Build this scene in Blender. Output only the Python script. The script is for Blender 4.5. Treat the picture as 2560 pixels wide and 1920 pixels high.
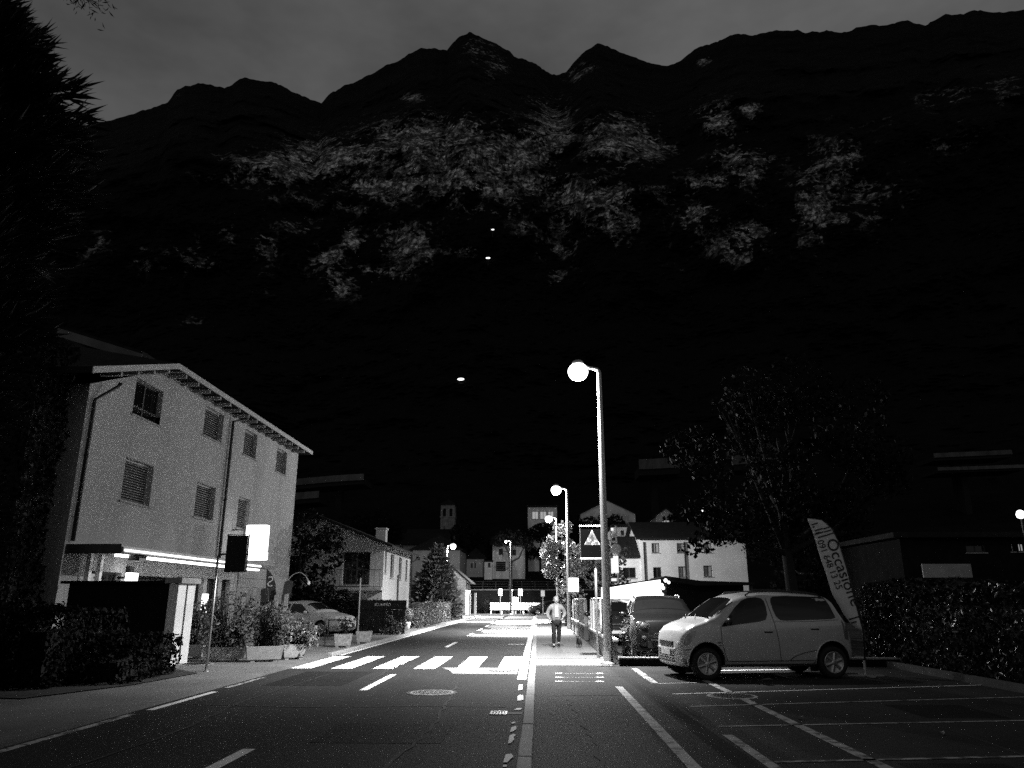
import bpy, bmesh, math, random
import numpy as np
from mathutils import Vector, Matrix, noise

R = math.radians
SC = bpy.context.scene
COL = SC.collection
for _o in list(bpy.data.objects):
    bpy.data.objects.remove(_o)

# ------------------------------------------------------------------ camera
F_PX, EYE, PITCH, YAW = 1882.0, 1.55, R(16.0), R(1.9)
cam_d = bpy.data.cameras.new('camera')
cam_d.sensor_width = 36.0
cam_d.lens = 36.0 * F_PX / 2560.0
cam_d.clip_start, cam_d.clip_end = 0.05, 6000
cam = bpy.data.objects.new('camera', cam_d)
COL.objects.link(cam)
cam.location = (0, 0, EYE)
cam.rotation_euler = (R(90) + PITCH, 0, YAW)
SC.camera = cam

# ------------------------------------------------------------------ sky (late dusk, monochrome film)
SUN_EL, SUN_AZ = R(0.6), R(10)
world = bpy.data.worlds.new('World')
SC.world = world
world.use_nodes = True
wn, wl = world.node_tree.nodes, world.node_tree.links
wn.clear()
w_out = wn.new('ShaderNodeOutputWorld')
w_bg = wn.new('ShaderNodeBackground')
w_sky = wn.new('ShaderNodeTexSky')
w_sky.sky_type = 'NISHITA'
w_sky.sun_disc = False
w_sky.sun_elevation, w_sky.sun_rotation = SUN_EL, SUN_AZ
w_bw = wn.new('ShaderNodeRGBToBW')
w_tc = wn.new('ShaderNodeTexCoord')
w_map = wn.new('ShaderNodeMapping')
w_map.inputs['Scale'].default_value = (1.0, 1.0, 2.2)
w_no = wn.new('ShaderNodeTexNoise')
w_no.inputs['Scale'].default_value = 2.7
w_no.inputs['Detail'].default_value = 5
w_no.inputs['Roughness'].default_value = 0.62
w_rmp = wn.new('ShaderNodeMapRange')
w_rmp.inputs['From Min'].default_value = 0.3
w_rmp.inputs['From Max'].default_value = 0.75
w_rmp.inputs['To Min'].default_value = 0.68
w_rmp.inputs['To Max'].default_value = 1.42
w_mul = wn.new('ShaderNodeMath')
w_mul.operation = 'MULTIPLY'
wl.new(w_sky.outputs['Color'], w_bw.inputs['Color'])
wl.new(w_tc.outputs['Generated'], w_map.inputs['Vector'])
wl.new(w_map.outputs['Vector'], w_no.inputs['Vector'])
wl.new(w_no.outputs['Fac'], w_rmp.inputs['Value'])
wl.new(w_bw.outputs['Val'], w_mul.inputs[0])
wl.new(w_rmp.outputs['Result'], w_mul.inputs[1])
wl.new(w_mul.outputs['Value'], w_bg.inputs['Color'])
w_bg.inputs['Strength'].default_value = 0.172
wl.new(w_bg.outputs['Background'], w_out.inputs['Surface'])

# the last of the daylight, from behind the camera
sun_d = bpy.data.lights.new('sun', 'SUN')
sun_d.energy = 0.05
sun_d.angle = R(20)
sun_d.color = (1, 1, 1)
sun = bpy.data.objects.new('sun', sun_d)
COL.objects.link(sun)
_sd = Vector((-0.35, -0.75, 0.6))
sun.rotation_euler = _sd.to_track_quat('Z', 'Y').to_euler()
sun.location = (0, -40, 60)

SC.view_settings.view_transform = 'Standard'
SC.view_settings.look = 'None'
SC.view_settings.exposure = 0.0
SC.view_settings.gamma = 1.0
SC.view_settings.use_curve_mapping = False
SC.cycles.use_denoising = False
SC.cycles.max_bounces = 5
SC.cycles.diffuse_bounces = 3
SC.cycles.glossy_bounces = 3
SC.cycles.transparent_max_bounces = 12
SC.cycles.sample_clamp_indirect = 4.0
SC.cycles.use_light_tree = True
SC.cycles.caustics_reflective = False
SC.cycles.caustics_refractive = False

# ------------------------------------------------------------------ measuring: from a point in the photograph to a place in the world
_c, _s, _cy, _sy = math.cos(PITCH), math.sin(PITCH), math.cos(YAW), math.sin(YAW)
def ray(px, py):
    a, b = (px - 1280) / F_PX, (960 - py) / F_PX
    fh = _c - b * _s
    return Vector((-_sy * fh + a * _cy, _cy * fh + a * _sy, _s + b * _c))
def G(px, py, z=0.0):
    d = ray(px, py); t = (z - EYE) / d.z
    return Vector((d.x * t, d.y * t, z))
def PX(px, py, X):
    d = ray(px, py); t = X / d.x
    return Vector((X, d.y * t, EYE + d.z * t))
def PY(px, py, Y):
    d = ray(px, py); t = Y / d.y
    return Vector((d.x * t, Y, EYE + d.z * t))

# ------------------------------------------------------------------ scene helpers
def tag(o, label=None, cat=None, group=None, kind=None):
    if label: o['label'] = label
    if cat: o['category'] = cat
    if group: o['group'] = group
    if kind: o['kind'] = kind
    return o
def thing(name, label, cat, loc=(0, 0, 0), rz=0.0, group=None):
    o = bpy.data.objects.new(name, None)
    o.empty_display_size = 0.2
    COL.objects.link(o)
    o.location = loc
    o.rotation_euler = (0, 0, rz)
    return tag(o, label, cat, group)
def wmat(o):
    M = Matrix.Identity(4)
    while o is not None:
        M = (Matrix.Translation(o.location) @ o.rotation_euler.to_matrix().to_4x4() @ Matrix.Diagonal((*o.scale, 1.0))) @ M
        o = o.parent
    return M
def link(me, name, m, parent=None, smooth=False):
    o = bpy.data.objects.new(name, me)
    COL.objects.link(o)
    if m is not None and not me.materials:
        for q in (m if isinstance(m, (list, tuple)) else [m]):
            me.materials.append(q)
    if parent is not None:
        o.parent = parent
    if smooth:
        me.polygons.foreach_set('use_smooth', [True] * len(me.polygons))
    return o
def copy_tree(o, parent=None):
    c = o.copy()
    COL.objects.link(c)
    if parent is not None:
        c.parent = parent
    for ch in list(o.children):
        copy_tree(ch, c)
    return c

class MB:
    """collects simple solids and links them as one mesh"""
    def __init__(self):
        self.v, self.f = [], []
    def add(self, vs, fs):
        n = len(self.v)
        self.v += [Vector(p) for p in vs]
        self.f += [[i + n for i in f] for f in fs]
        return self
    def box(self, lo, hi, M=None):
        x0, y0, z0 = lo; x1, y1, z1 = hi
        vs = [Vector(p) for p in ((x0,y0,z0),(x1,y0,z0),(x1,y1,z0),(x0,y1,z0),(x0,y0,z1),(x1,y0,z1),(x1,y1,z1),(x0,y1,z1))]
        if M is not None: vs = [M @ p for p in vs]
        return self.add(vs, [(0,3,2,1),(4,5,6,7),(0,1,5,4),(1,2,6,5),(2,3,7,6),(3,0,4,7)])
    def cbox(self, c, s, rz=0.0, rx=0.0, ry=0.0):
        M = Matrix.Translation(c) @ Matrix.Rotation(rz, 4, 'Z') @ Matrix.Rotation(ry, 4, 'Y') @ Matrix.Rotation(rx, 4, 'X')
        h = Vector(s) / 2
        return self.box(-h, h, M)
    def rbox(self, lo, hi, b=0.02, M=None):
        """box with chamfered edges"""
        bm = bmesh.new()
        bmesh.ops.create_cube(bm, size=1.0)
        lo, hi = Vector(lo), Vector(hi)
        for q in bm.verts:
            q.co = Vector((lo[i] + (q.co[i] + 0.5) * (hi[i] - lo[i]) for i in range(3)))
        bmesh.ops.bevel(bm, geom=bm.edges[:], offset=b, segments=2, affect='EDGES', profile=0.6)
        bm.verts.index_update()
        vs = [(M @ q.co) if M is not None else q.co.copy() for q in bm.verts]
        fs = [[q.index for q in f.verts] for f in bm.faces]
        bm.free()
        return self.add(vs, fs)
    def tube(self, pts, r, n=8, caps=True):
        pts = [Vector(p) for p in pts]
        rs = r if isinstance(r, (list, tuple)) else [r] * len(pts)
        vs, fs = [], []
        up = None
        for i, p in enumerate(pts):
            t = (pts[min(i + 1, len(pts) - 1)] - pts[max(i - 1, 0)]).normalized()
            if up is None:
                up = Vector((0, 0, 1)) if abs(t.z) < 0.9 else Vector((1, 0, 0))
            a = t.cross(up).normalized(); b = a.cross(t).normalized()
            up = b
            for k in range(n):
                q = 2 * math.pi * k / n
                vs.append(p + (a * math.cos(q) + b * math.sin(q)) * rs[i])
        for i in range(len(pts) - 1):
            for k in range(n):
                k2 = (k + 1) % n
                fs.append((i*n+k, i*n+k2, (i+1)*n+k2, (i+1)*n+k))
        if caps:
            fs.append(tuple(range(n))[::-1]); fs.append(tuple((len(pts)-1)*n + k for k in range(n)))
        return self.add(vs, fs)
    def lathe(self, prof, n=20, M=None):
        """prof: (radius, height) list"""
        vs, fs = [], []
        for r, z in prof:
            for k in range(n):
                q = 2 * math.pi * k / n
                p = Vector((r * math.cos(q), r * math.sin(q), z))
                vs.append(M @ p if M is not None else p)
        for i in range(len(prof) - 1):
            for k in range(n):
                k2 = (k + 1) % n
                fs.append((i*n+k, i*n+k2, (i+1)*n+k2, (i+1)*n+k))
        fs.append(tuple(range(n))[::-1]); fs.append(tuple((len(prof)-1)*n + k for k in range(n)))
        return self.add(vs, fs)
    def ell(self, c, r, M=None, nu=14, nv=8):
        vs, fs = [], []
        c = Vector(c)
        for j in range(nv + 1):
            a = math.pi * j / nv - math.pi / 2
            for k in range(nu):
                q = 2 * math.pi * k / nu
                p = Vector((r[0] * math.cos(a) * math.cos(q), r[1] * math.cos(a) * math.sin(q), r[2] * math.sin(a)))
                vs.append(c + (M @ p if M is not None else p))
        for j in range(nv):
            for k in range(nu):
                k2 = (k + 1) % nu
                fs.append((j*nu+k, j*nu+k2, (j+1)*nu+k2, (j+1)*nu+k))
        return self.add(vs, fs)
    def prism(self, poly, d, M=None):
        """poly of (x, z), extruded from y=0 to y=d"""
        n = len(poly)
        vs = [Vector((p[0], 0, p[1])) for p in poly] + [Vector((p[0], d, p[1])) for p in poly]
        if M is not None: vs = [M @ p for p in vs]
        fs = [tuple(range(n)), tuple(range(2*n - 1, n - 1, -1))]
        fs += [(i, i + n, (i + 1) % n + n, (i + 1) % n) for i in range(n)]
        return self.add(vs, fs)
    def sheet(self, pts):
        return self.add(pts, [tuple(range(len(pts)))])
    def build(self, name, m, parent=None, smooth=False, world=False, fix=True):
        vs = self.v
        if world and parent is not None:
            I = wmat(parent).inverted()
            vs = [I @ p for p in vs]
        me = bpy.data.meshes.new(name)
        me.from_pydata([tuple(p) for p in vs], [], self.f)
        if fix:
            bm = bmesh.new(); bm.from_mesh(me)
            bmesh.ops.recalc_face_normals(bm, faces=bm.faces)
            bm.to_mesh(me); bm.free()
        return link(me, name, m, parent, smooth)

def flat(name, pts, z, m, parent=None, kind=None, up=True):
    """a thin sheet lying on the ground"""
    me = bpy.data.meshes.new(name)
    vs = [(p[0], p[1], z) for p in pts]
    a = sum(vs[i][0] * vs[(i+1) % len(vs)][1] - vs[(i+1) % len(vs)][0] * vs[i][1] for i in range(len(vs)))
    idx = list(range(len(vs)))
    me.from_pydata(vs, [], [idx if a > 0 else idx[::-1]])
    o = link(me, name, m, parent)
    if kind: o['kind'] = kind
    return o

def leaves(name, P, N, size, m, parent=None, aspect=0.6, seed=1, jitter=0.9, world=True, fold=0.25):
    """many leaf-sized folded quads; P centres (n,3), N outward hints (n,3), sizes"""
    rg = np.random.default_rng(seed)
    P = np.asarray(P, float); n = len(P)
    N = np.asarray(N, float) + rg.normal(0, jitter, (n, 3))
    N /= np.linalg.norm(N, axis=1, keepdims=True) + 1e-9
    T = rg.normal(0, 1, (n, 3)); T -= (T * N).sum(1, keepdims=True) * N
    T /= np.linalg.norm(T, axis=1, keepdims=True) + 1e-9
    B = np.cross(N, T)
    sz = (np.ones(n) * size * rg.uniform(0.6, 1.35, n))[:, None]
    if world and parent is not None:
        I = np.array(wmat(parent).inverted())
        P = P @ I[:3, :3].T + I[:3, 3]
    V = np.empty((n, 4, 3))
    V[:, 0] = P - T * sz * 0.5
    V[:, 1] = P + B * sz * aspect * 0.5 + N * sz * fold * 0.4
    V[:, 2] = P + T * sz * 0.5
    V[:, 3] = P - B * sz * aspect * 0.5 + N * sz * fold * 0.4
    me = bpy.data.meshes.new(name)
    me.vertices.add(4 * n)
    me.vertices.foreach_set('co', V.reshape(-1))
    me.loops.add(6 * n)
    base = np.arange(n)[:, None] * 4
    me.loops.foreach_set('vertex_index', (base + np.array([0, 1, 2, 0, 2, 3])).reshape(-1).astype(np.int32))
    me.polygons.add(2 * n)
    me.polygons.foreach_set('loop_start', (np.arange(2 * n) * 3).astype(np.int32))
    me.polygons.foreach_set('loop_total', np.full(2 * n, 3, np.int32))
    me.update(calc_edges=True)
    me.validate()
    return link(me, name, m, parent)

# ------------------------------------------------------------------ materials (all grey: the photograph is black and white)
def mat(name, v, rough=0.8, var=0.25, scale=4.0, bump=0.0, bscale=30.0, metal=0.0, spec=0.5, coat=0.0, detail=6.0, stretch=None, speck=0.0, spscale=200.0):
    m = bpy.data.materials.new(name)
    m.use_nodes = True
    nt = m.node_tree; N = nt.nodes; L = nt.links
    b = N['Principled BSDF']
    b.inputs['Roughness'].default_value = rough
    b.inputs['Metallic'].default_value = metal
    b.inputs['Specular IOR Level'].default_value = spec
    b.inputs['Coat Weight'].default_value = coat
    b.inputs['Coat Roughness'].default_value = 0.06
    tc = N.new('ShaderNodeTexCoord')
    src = tc.outputs['Object']
    if stretch:
        mp = N.new('ShaderNodeMapping'); mp.inputs['Scale'].default_value = stretch
        L.new(src, mp.inputs['Vector']); src = mp.outputs['Vector']
    no = N.new('ShaderNodeTexNoise')
    no.inputs['Scale'].default_value = scale
    no.inputs['Detail'].default_value = detail
    no.inputs['Roughness'].default_value = 0.62
    L.new(src, no.inputs['Vector'])
    mr = N.new('ShaderNodeMapRange')
    mr.inputs['From Min'].default_value = 0.28
    mr.inputs['From Max'].default_value = 0.72
    mr.inputs['To Min'].default_value = v * (1 - var)
    mr.inputs['To Max'].default_value = v * (1 + var)
    L.new(no.outputs['Fac'], mr.inputs['Value'])
    col = mr.outputs['Result']
    if speck:
        n2 = N.new('ShaderNodeTexNoise'); n2.inputs['Scale'].default_value = spscale; n2.inputs['Detail'].default_value = 2
        L.new(tc.outputs['Object'], n2.inputs['Vector'])
        m2 = N.new('ShaderNodeMapRange'); m2.inputs['From Min'].default_value = 0.3; m2.inputs['From Max'].default_value = 0.7
        m2.inputs['To Min'].default_value = 1 - speck; m2.inputs['To Max'].default_value = 1 + speck
        L.new(n2.outputs['Fac'], m2.inputs['Value'])
        mu = N.new('ShaderNodeMath'); mu.operation = 'MULTIPLY'
        L.new(col, mu.inputs[0]); L.new(m2.outputs['Result'], mu.inputs[1]); col = mu.outputs['Value']
    L.new(col, b.inputs['Base Color'])
    if bump:
        nb = N.new('ShaderNodeTexNoise'); nb.inputs['Scale'].default_value = bscale; nb.inputs['Detail'].default_value = 4
        L.new(tc.outputs['Object'], nb.inputs['Vector'])
        bp = N.new('ShaderNodeBump'); bp.inputs['Strength'].default_value = bump; bp.inputs['Distance'].default_value = 0.02
        L.new(nb.outputs['Fac'], bp.inputs['Height']); L.new(bp.outputs['Normal'], b.inputs['Normal'])
    return m
def emit(name, strength, v=0.8):
    m = mat(name, v, 0.5, 0.03)
    b = m.node_tree.nodes['Principled BSDF']
    b.inputs['Emission Color'].default_value = (1, 1, 1, 1)
    b.inputs['Emission Strength'].default_value = strength
    return m
def glassy(name, v=0.02, rough=0.04, alpha=1.0):
    m = mat(name, v, rough, 0.15, 3.0, spec=0.5)
    m.node_tree.nodes['Principled BSDF'].inputs['Alpha'].default_value = alpha
    return m
def leafmat(name, v, rough=0.45, var=0.45, trans=0.25, spec=0.4):
    m = mat(name, v, rough, var, 1.7, detail=4, spec=spec)
    b = m.node_tree.nodes['Principled BSDF']
    b.inputs['Subsurface Weight'].default_value = 0.0
    b.inputs['Transmission Weight'].default_value = 0.0
    nt = m.node_tree
    tr = nt.nodes.new('ShaderNodeBsdfTranslucent'); mx = nt.nodes.new('ShaderNodeMixShader')
    mx.inputs['Fac'].default_value = trans
    src = b.inputs['Base Color'].links[0].from_socket
    nt.links.new(src, tr.inputs['Color'])
    nt.links.new(b.outputs['BSDF'], mx.inputs[1]); nt.links.new(tr.outputs['BSDF'], mx.inputs[2])
    nt.links.new(mx.outputs['Shader'], nt.nodes['Material Output'].inputs['Surface'])
    return m

def asphalt(name, v, patch=0.45, streak=True):
    """aggregate specks, worn wheel tracks, darker tar patches"""
    m = mat(name, v, 0.72, patch, 0.45, bump=0.55, bscale=85.0, speck=0.4, spscale=70.0, spec=0.06, stretch=(1.0, 0.22, 1.0) if streak else None)
    return m

def worn(name, v, under, thr, sc=7.0):
    m = mat(name, v, 0.65, 0.2, 3.0, 0.15, 60, speck=0.18, spscale=40)
    nt = m.node_tree; N = nt.nodes; L = nt.links; b = N['Principled BSDF']
    src = b.inputs['Base Color'].links[0].from_socket
    tc = N.new('ShaderNodeTexCoord'); no = N.new('ShaderNodeTexNoise'); no.inputs['Scale'].default_value = sc; no.inputs['Detail'].default_value = 9; no.inputs['Roughness'].default_value = 0.75
    L.new(tc.outputs['Object'], no.inputs['Vector'])
    mr = N.new('ShaderNodeMapRange'); mr.inputs['From Min'].default_value = thr; mr.inputs['From Max'].default_value = thr + 0.05
    L.new(no.outputs['Fac'], mr.inputs['Value'])
    mx = N.new('ShaderNodeMix'); mx.data_type = 'FLOAT'
    L.new(mr.outputs['Result'], mx.inputs[0]); L.new(src, mx.inputs[2]); mx.inputs[3].default_value = under
    L.new(mx.outputs[0], b.inputs['Base Color'])
    return m
M = dict(
    asphalt=asphalt('asphalt', 0.034), lot=asphalt('lot_asphalt', 0.042, 0.4, False), walk=asphalt('walk_asphalt', 0.045, 0.32), walk_p=mat('pavement_concrete', 0.14, 0.85, 0.22, 0.9, 0.35, 70, speck=0.2, spscale=60, stretch=(0.4, 1.5, 1)),
    tar=asphalt('tar_patch', 0.02, 0.3, False),
    walk_l=asphalt('apron_asphalt', 0.17, 0.3, False),
    pale=mat('pale_surface', 0.22, 0.8, 0.25, 1.2, 0.3, 60, speck=0.25, spscale=60, stretch=(0.35, 1.6, 1)),
    paint=worn('road_paint', 0.85, 0.12, 0.6),
    paint_w=worn('worn_paint', 0.42, 0.06, 0.5, 5.0),
    kerb=mat('kerb_granite', 0.34, 0.75, 0.22, 6, 0.3, 60, speck=0.3, spscale=90),
    soil=mat('soil', 0.03, 0.95, 0.5, 2.5, 0.8, 25),
    plaster=mat('plaster', 0.4, 0.92, 0.2, 0.5, 0.5, 70, speck=0.16, spscale=40, stretch=(1.2, 1.2, 0.35)),
    plaster_w=mat('white_plaster', 0.62, 0.9, 0.16, 0.6, 0.25, 60, speck=0.08, spscale=40),
    plaster_g=mat('grey_plaster', 0.3, 0.92, 0.18, 0.8, 0.3, 60, speck=0.12, spscale=40),
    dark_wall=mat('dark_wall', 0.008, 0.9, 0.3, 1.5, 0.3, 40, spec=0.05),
    stone=mat('church_stone', 0.22, 0.9, 0.45, 1.6, 0.5, 20),
    roof=mat('roof_tile', 0.014, 0.85, 0.35, 2.5, 0.5, 25, spec=0.1),
    fascia=mat('fascia', 0.42, 0.6, 0.12, 3),
    wood_d=mat('dark_wood', 0.03, 0.7, 0.4, 3, stretch=(6, 6, 0.6)),
    wood=mat('wood', 0.28, 0.75, 0.4, 3, 0.3, 40, stretch=(6, 6, 0.5)),
    shutter=mat('shutter', 0.26, 0.6, 0.12, 4),
    shutter_d=mat('shutter_dark', 0.05, 0.6, 0.2, 4),
    black=mat('black_paint', 0.012, 0.4, 0.2, 5), blackm=mat('black_matt', 0.01, 0.85, 0.3, 5),
    metal_d=mat('dark_metal', 0.05, 0.4, 0.2, 6, metal=0.6),
    galv=mat('galvanised', 0.5, 0.42, 0.2, 9, metal=0.75, stretch=(4, 4, 0.5)),
    steel=mat('pale_metal', 0.6, 0.35, 0.12, 6, metal=0.6),
    chrome=mat('chrome', 0.85, 0.12, 0.03, 4, metal=1.0),
    white=mat('white_paint', 0.75, 0.45, 0.06, 4),
    viad=mat('viaduct_concrete', 0.085, 0.9, 0.7, 0.3, stretch=(1, 1, 0.4)), concrete=mat('concrete', 0.3, 0.9, 0.3, 2, 0.4, 40, speck=0.2, spscale=50),
    pebble=mat('pebble_planter', 0.33, 0.85, 0.5, 16, 0.8, 40, detail=3, speck=0.4, spscale=45),
    glass=glassy('window_glass', 0.012, 0.05), glass_c=glassy('car_glass', 0.008, 0.03),
    rubber=mat('rubber', 0.012, 0.8, 0.2, 12, 0.2, 60),
    kerb_d=mat('dark_kerb', 0.07, 0.85, 0.3, 5, 0.3, 50),
    iron=mat('cast_iron', 0.05, 0.55, 0.35, 14, 0.8, 40, metal=0.3),
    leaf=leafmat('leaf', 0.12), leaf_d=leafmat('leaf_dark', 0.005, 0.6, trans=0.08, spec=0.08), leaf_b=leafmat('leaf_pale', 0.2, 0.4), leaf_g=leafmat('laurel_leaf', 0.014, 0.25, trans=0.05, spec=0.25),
    needle=leafmat('needle', 0.012, 0.7, 0.4, 0.05, 0.1), needle_n=leafmat('garden_needle', 0.06, 0.6, 0.5, 0.15), bark=mat('bark', 0.005, 0.9, 0.4, 8, 0.7, 25),
    flag=mat('flag_cloth', 0.28, 0.85, 0.12, 2.5), flag_d=mat('flag_dark', 0.04, 0.8, 0.25, 3), ink=mat('ink', 0.015, 0.8, 0.1, 5),
    sign_d=mat('sign_blue', 0.0018, 0.7, 0.1, 4, spec=0.02),
    lamp=emit('lamp_lens', 6), tube=emit('fluorescent', 5), box=emit('lightbox', 3.5), awn=emit('lit_awning', 2.2), bulb=emit('bulb', 2), win=emit('lit_window', 2.5), dim=emit('dim_window', 0.25),
)
# ================================================================== terrain and mountain
SW = 0.06      # height of the pavement and the parking lot
RIDGE = [(-420,400),(-200,372),(-60,352),(60,338),(191,323),(255,307),(318,286),(370,275),(422,252),(440,223),(463,213),(515,208),(561,219),(602,196),(640,199),(689,205),(729,231),
 (804,256),(833,231),(903,197),(961,168),(1018,139),(1053,117),(1085,119),(1117,124),(1146,95),(1175,81),(1209,93),(1238,107),(1290,140),(1340,163),(1390,188),(1412,182),(1430,158),(1460,130),(1494,109),
 (1530,118),(1580,140),(1656,167),(1700,155),(1737,121),(1780,105),(1824,88),(1900,80),(1969,75),(2009,84),(2060,80),(2113,81),(2160,66),(2264,52),(2316,61),(2368,38),(2410,37),(2455,24),
 (2495,32),(2560,26),(2700,10),(2900,20),(3100,60)]
def _azel(px, py):
    d = ray(px, py)
    return math.atan2(d.x, d.y), math.atan2(d.z, math.hypot(d.x, d.y))
_r = sorted(_azel(*p) for p in RIDGE)
R_AZ = np.array([p[0] for p in _r]); R_EL = np.array([p[1] for p in _r])
def foot(r):
    return float(np.interp(r, [0, 97, 99, 130, 200], [-0.08, -0.08, 2.6, 7.0, 18.0]))
# pale bare rock on the wooded slope: (x, y, half width, half height, how bare)
ROCK = [(700,425,110,30,1),(850,400,150,42,1),(960,470,90,28,.95),(1040,360,110,48,1),(1150,340,60,40,.9),(1120,440,80,45,.95),(1215,390,60,50,1),(1290,380,70,60,.95),(1375,330,55,55,.9),(1330,460,60,30,.9),(1240,470,70,30,.8),(1020,440,60,30,.9),
 (1545,355,70,50,.95),(1620,370,50,22,.8),(1470,500,85,50,1),(1540,560,40,40,.8),(1390,600,40,35,.85),(1400,690,40,25,.5),(1800,300,45,35,.85),(1870,280,25,18,.8),(1850,410,60,35,.8),(1780,450,60,20,.9),(1880,450,40,25,.7),(1750,540,55,35,.7),(1840,600,70,35,.7),(1850,650,40,20,.8),(1890,575,50,22,.7),
 (2030,510,45,80,.8),(2100,400,60,60,.55),(2060,470,110,70,.5),(2180,500,70,70,.45),(2130,545,60,25,.55),(2250,530,50,40,.4),(2370,250,60,22,.45),(2500,220,40,30,.4),(2350,360,50,35,.35),(2230,300,30,20,.3),
 (1030,610,60,35,1),(880,600,25,30,.9),(830,655,45,40,.85),(860,715,35,25,.7),(940,680,45,25,.7),(1000,680,35,20,.6),(1140,630,50,12,.7),(665,620,30,40,.7),(750,560,50,30,.4),(470,650,55,45,.5),(350,650,30,40,.45),(245,640,40,45,.45),(560,590,30,20,.4),(650,730,25,15,.4),(480,800,25,12,.4),(720,500,60,20,.35),
 (1030,243,22,8,.9),(1190,120,40,40,.38),(1240,165,25,25,.5),(1440,190,20,12,.7),(1470,178,18,18,.55),(1760,155,14,9,.75),(440,237,25,5,.4),(190,380,14,6,.5),(1300,560,40,25,.6),(1180,520,90,20,.5),(900,520,120,18,.4),(1650,500,70,30,.4),(1700,640,60,25,.35),(2420,330,50,40,.3)]
def build_mountain():
    NA, NU = 560, 300
    azs = np.linspace(R(-50), R(50), NA)
    rows = [97.0, 99.0, 112.0, 130.0, 165.0]
    rock_px = np.array([(a, b, c, d, e) for a, b, c, d, e in ROCK])
    us = np.concatenate([np.linspace(0, 1, NU), ])
    verts, rock = [], []
    for i, az in enumerate(azs):
        sa, ca = math.sin(az), math.cos(az)
        for r in rows:
            verts.append((r * sa, r * ca, foot(r))); rock.append(0.0)
        E = float(np.interp(az, R_AZ, R_EL))
        E += R(0.10) * noise.noise((az * 95, 3.1, 0)) + R(0.06) * noise.noise((az * 260, 7.7, 0)) + R(0.16) * noise.noise((az * 40, 1.7, 0))
        e0 = math.atan2(foot(200) - EYE, 200)
        for u in us:
            e = e0 + (E - e0) * u
            r = float(np.interp(u, [0, 0.45, 0.52, 0.62, 0.72, 0.8, 0.88, 1], [200, 450, 476, 492, 508, 530, 575, 800]))
            p = Vector((r * sa, r * ca, r * math.tan(e)))
            k = min(1, u * 6)
            d = 26 * noise.noise(p * 0.011) + 13 * noise.noise(p * 0.03 + Vector((5, 1, 2)))
            d += 7 * noise.noise(Vector((p.x * 0.08, p.y * 0.08, p.z * 0.05))) + 4 * abs(noise.noise(Vector((p.x * 0.2, p.y * 0.2, p.z * 0.11)))) + 2.2 * noise.noise(Vector((p.x * 0.3, p.y * 0.3, p.z * 0.6)))
            r2 = r + d * k * (1 if u < 0.93 else (1 - u) / 0.07 * 0.8 + 0.2)
            z = EYE + r2 * math.tan(e)
            verts.append((r2 * sa, r2 * ca, z))
            # where the photograph shows bare rock on this slope
            cc = Vector((sa * _cy + ca * _sy, 0, 0))
            x_, f_, z_ = sa * _cy + ca * _sy, -sa * _sy + ca * _cy, math.tan(e)
            dd = f_ * _c + z_ * _s
            px, py = 1280 + F_PX * x_ / dd, 960 - F_PX * (-f_ * _s + z_ * _c) / dd
            q = ((px - rock_px[:, 0]) / rock_px[:, 2]) ** 2 + ((py - rock_px[:, 1]) / rock_px[:, 3]) ** 2
            rock.append(float((rock_px[:, 4] * np.exp(-q * 0.5)).max()))
        # the back of the ridge
        verts.append((980 * sa, 980 * ca, EYE + 900 * math.tan(E) - 90)); rock.append(0.0)
        verts.append((1500 * sa, 1500 * ca, -20)); rock.append(0.0)
    n = len(rows) + NU + 2
    faces = []
    for i in range(NA - 1):
        for j in range(n - 1):
            a = i * n + j
            faces.append((a, a + n, a + n + 1, a + 1))
    me = bpy.data.meshes.new('mountain')
    me.from_pydata(verts, [], faces)
    at = me.attributes.new('rock', 'FLOAT', 'POINT')
    at.data.foreach_set('value', rock)
    m = bpy.data.materials.new('mountain'); m.use_nodes = True
    N, L = m.node_tree.nodes, m.node_tree.links
    b = N['Principled BSDF']; b.inputs['Roughness'].default_value = 0.95; b.inputs['Specular IOR Level'].default_value = 0.1
    ga = N.new('ShaderNodeAttribute'); ga.attribute_name = 'rock'
    tc = N.new('ShaderNodeTexCoord')
    def nz(sc, stretch, det=6, ro=0.65):
        mp = N.new('ShaderNodeMapping'); mp.inputs['Scale'].default_value = stretch
        t = N.new('ShaderNodeTexNoise'); t.inputs['Scale'].default_value = sc; t.inputs['Detail'].default_value = det; t.inputs['Roughness'].default_value = ro
        L.new(tc.outputs['Object'], mp.inputs['Vector']); L.new(mp.outputs['Vector'], t.inputs['Vector'])
        return t.outputs['Fac']
    def op(o, a, bb, cl=False):
        t = N.new('ShaderNodeMath'); t.operation = o; t.use_clamp = cl
        for k, q in enumerate((a, bb)):
            if isinstance(q, (int, float)): t.inputs[k].default_value = q
            else: L.new(q, t.inputs[k])
        return t.outputs['Value']
    brk = op('ADD', op('MULTIPLY', nz(0.05, (1, 1, 1), 4, 0.6), 0.6), op('MULTIPLY', nz(0.2, (1, 1, 1), 4, 0.65), 0.4))   # how vegetation breaks the rock up
    veg = op('MULTIPLY', op('SUBTRACT', brk, 0.5), 8.0)
    msk = op('MULTIPLY', op('SUBTRACT', op('ADD', op('MULTIPLY', ga.outputs['Fac'], 1.9), veg), 0.85), 2.5, True)
    msk = op('MULTIPLY', msk, op('MULTIPLY', op('SUBTRACT', ga.outputs['Fac'], 0.06), 1.5, True))
    streak = nz(0.34, (1, 1, 0.16), 5, 0.66)      # vertical columns
    strata = nz(0.09, (0.5, 0.5, 1.3), 4, 0.6)
    sx = N.new('ShaderNodeSeparateXYZ'); L.new(tc.outputs['Object'], sx.inputs[0])
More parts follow.
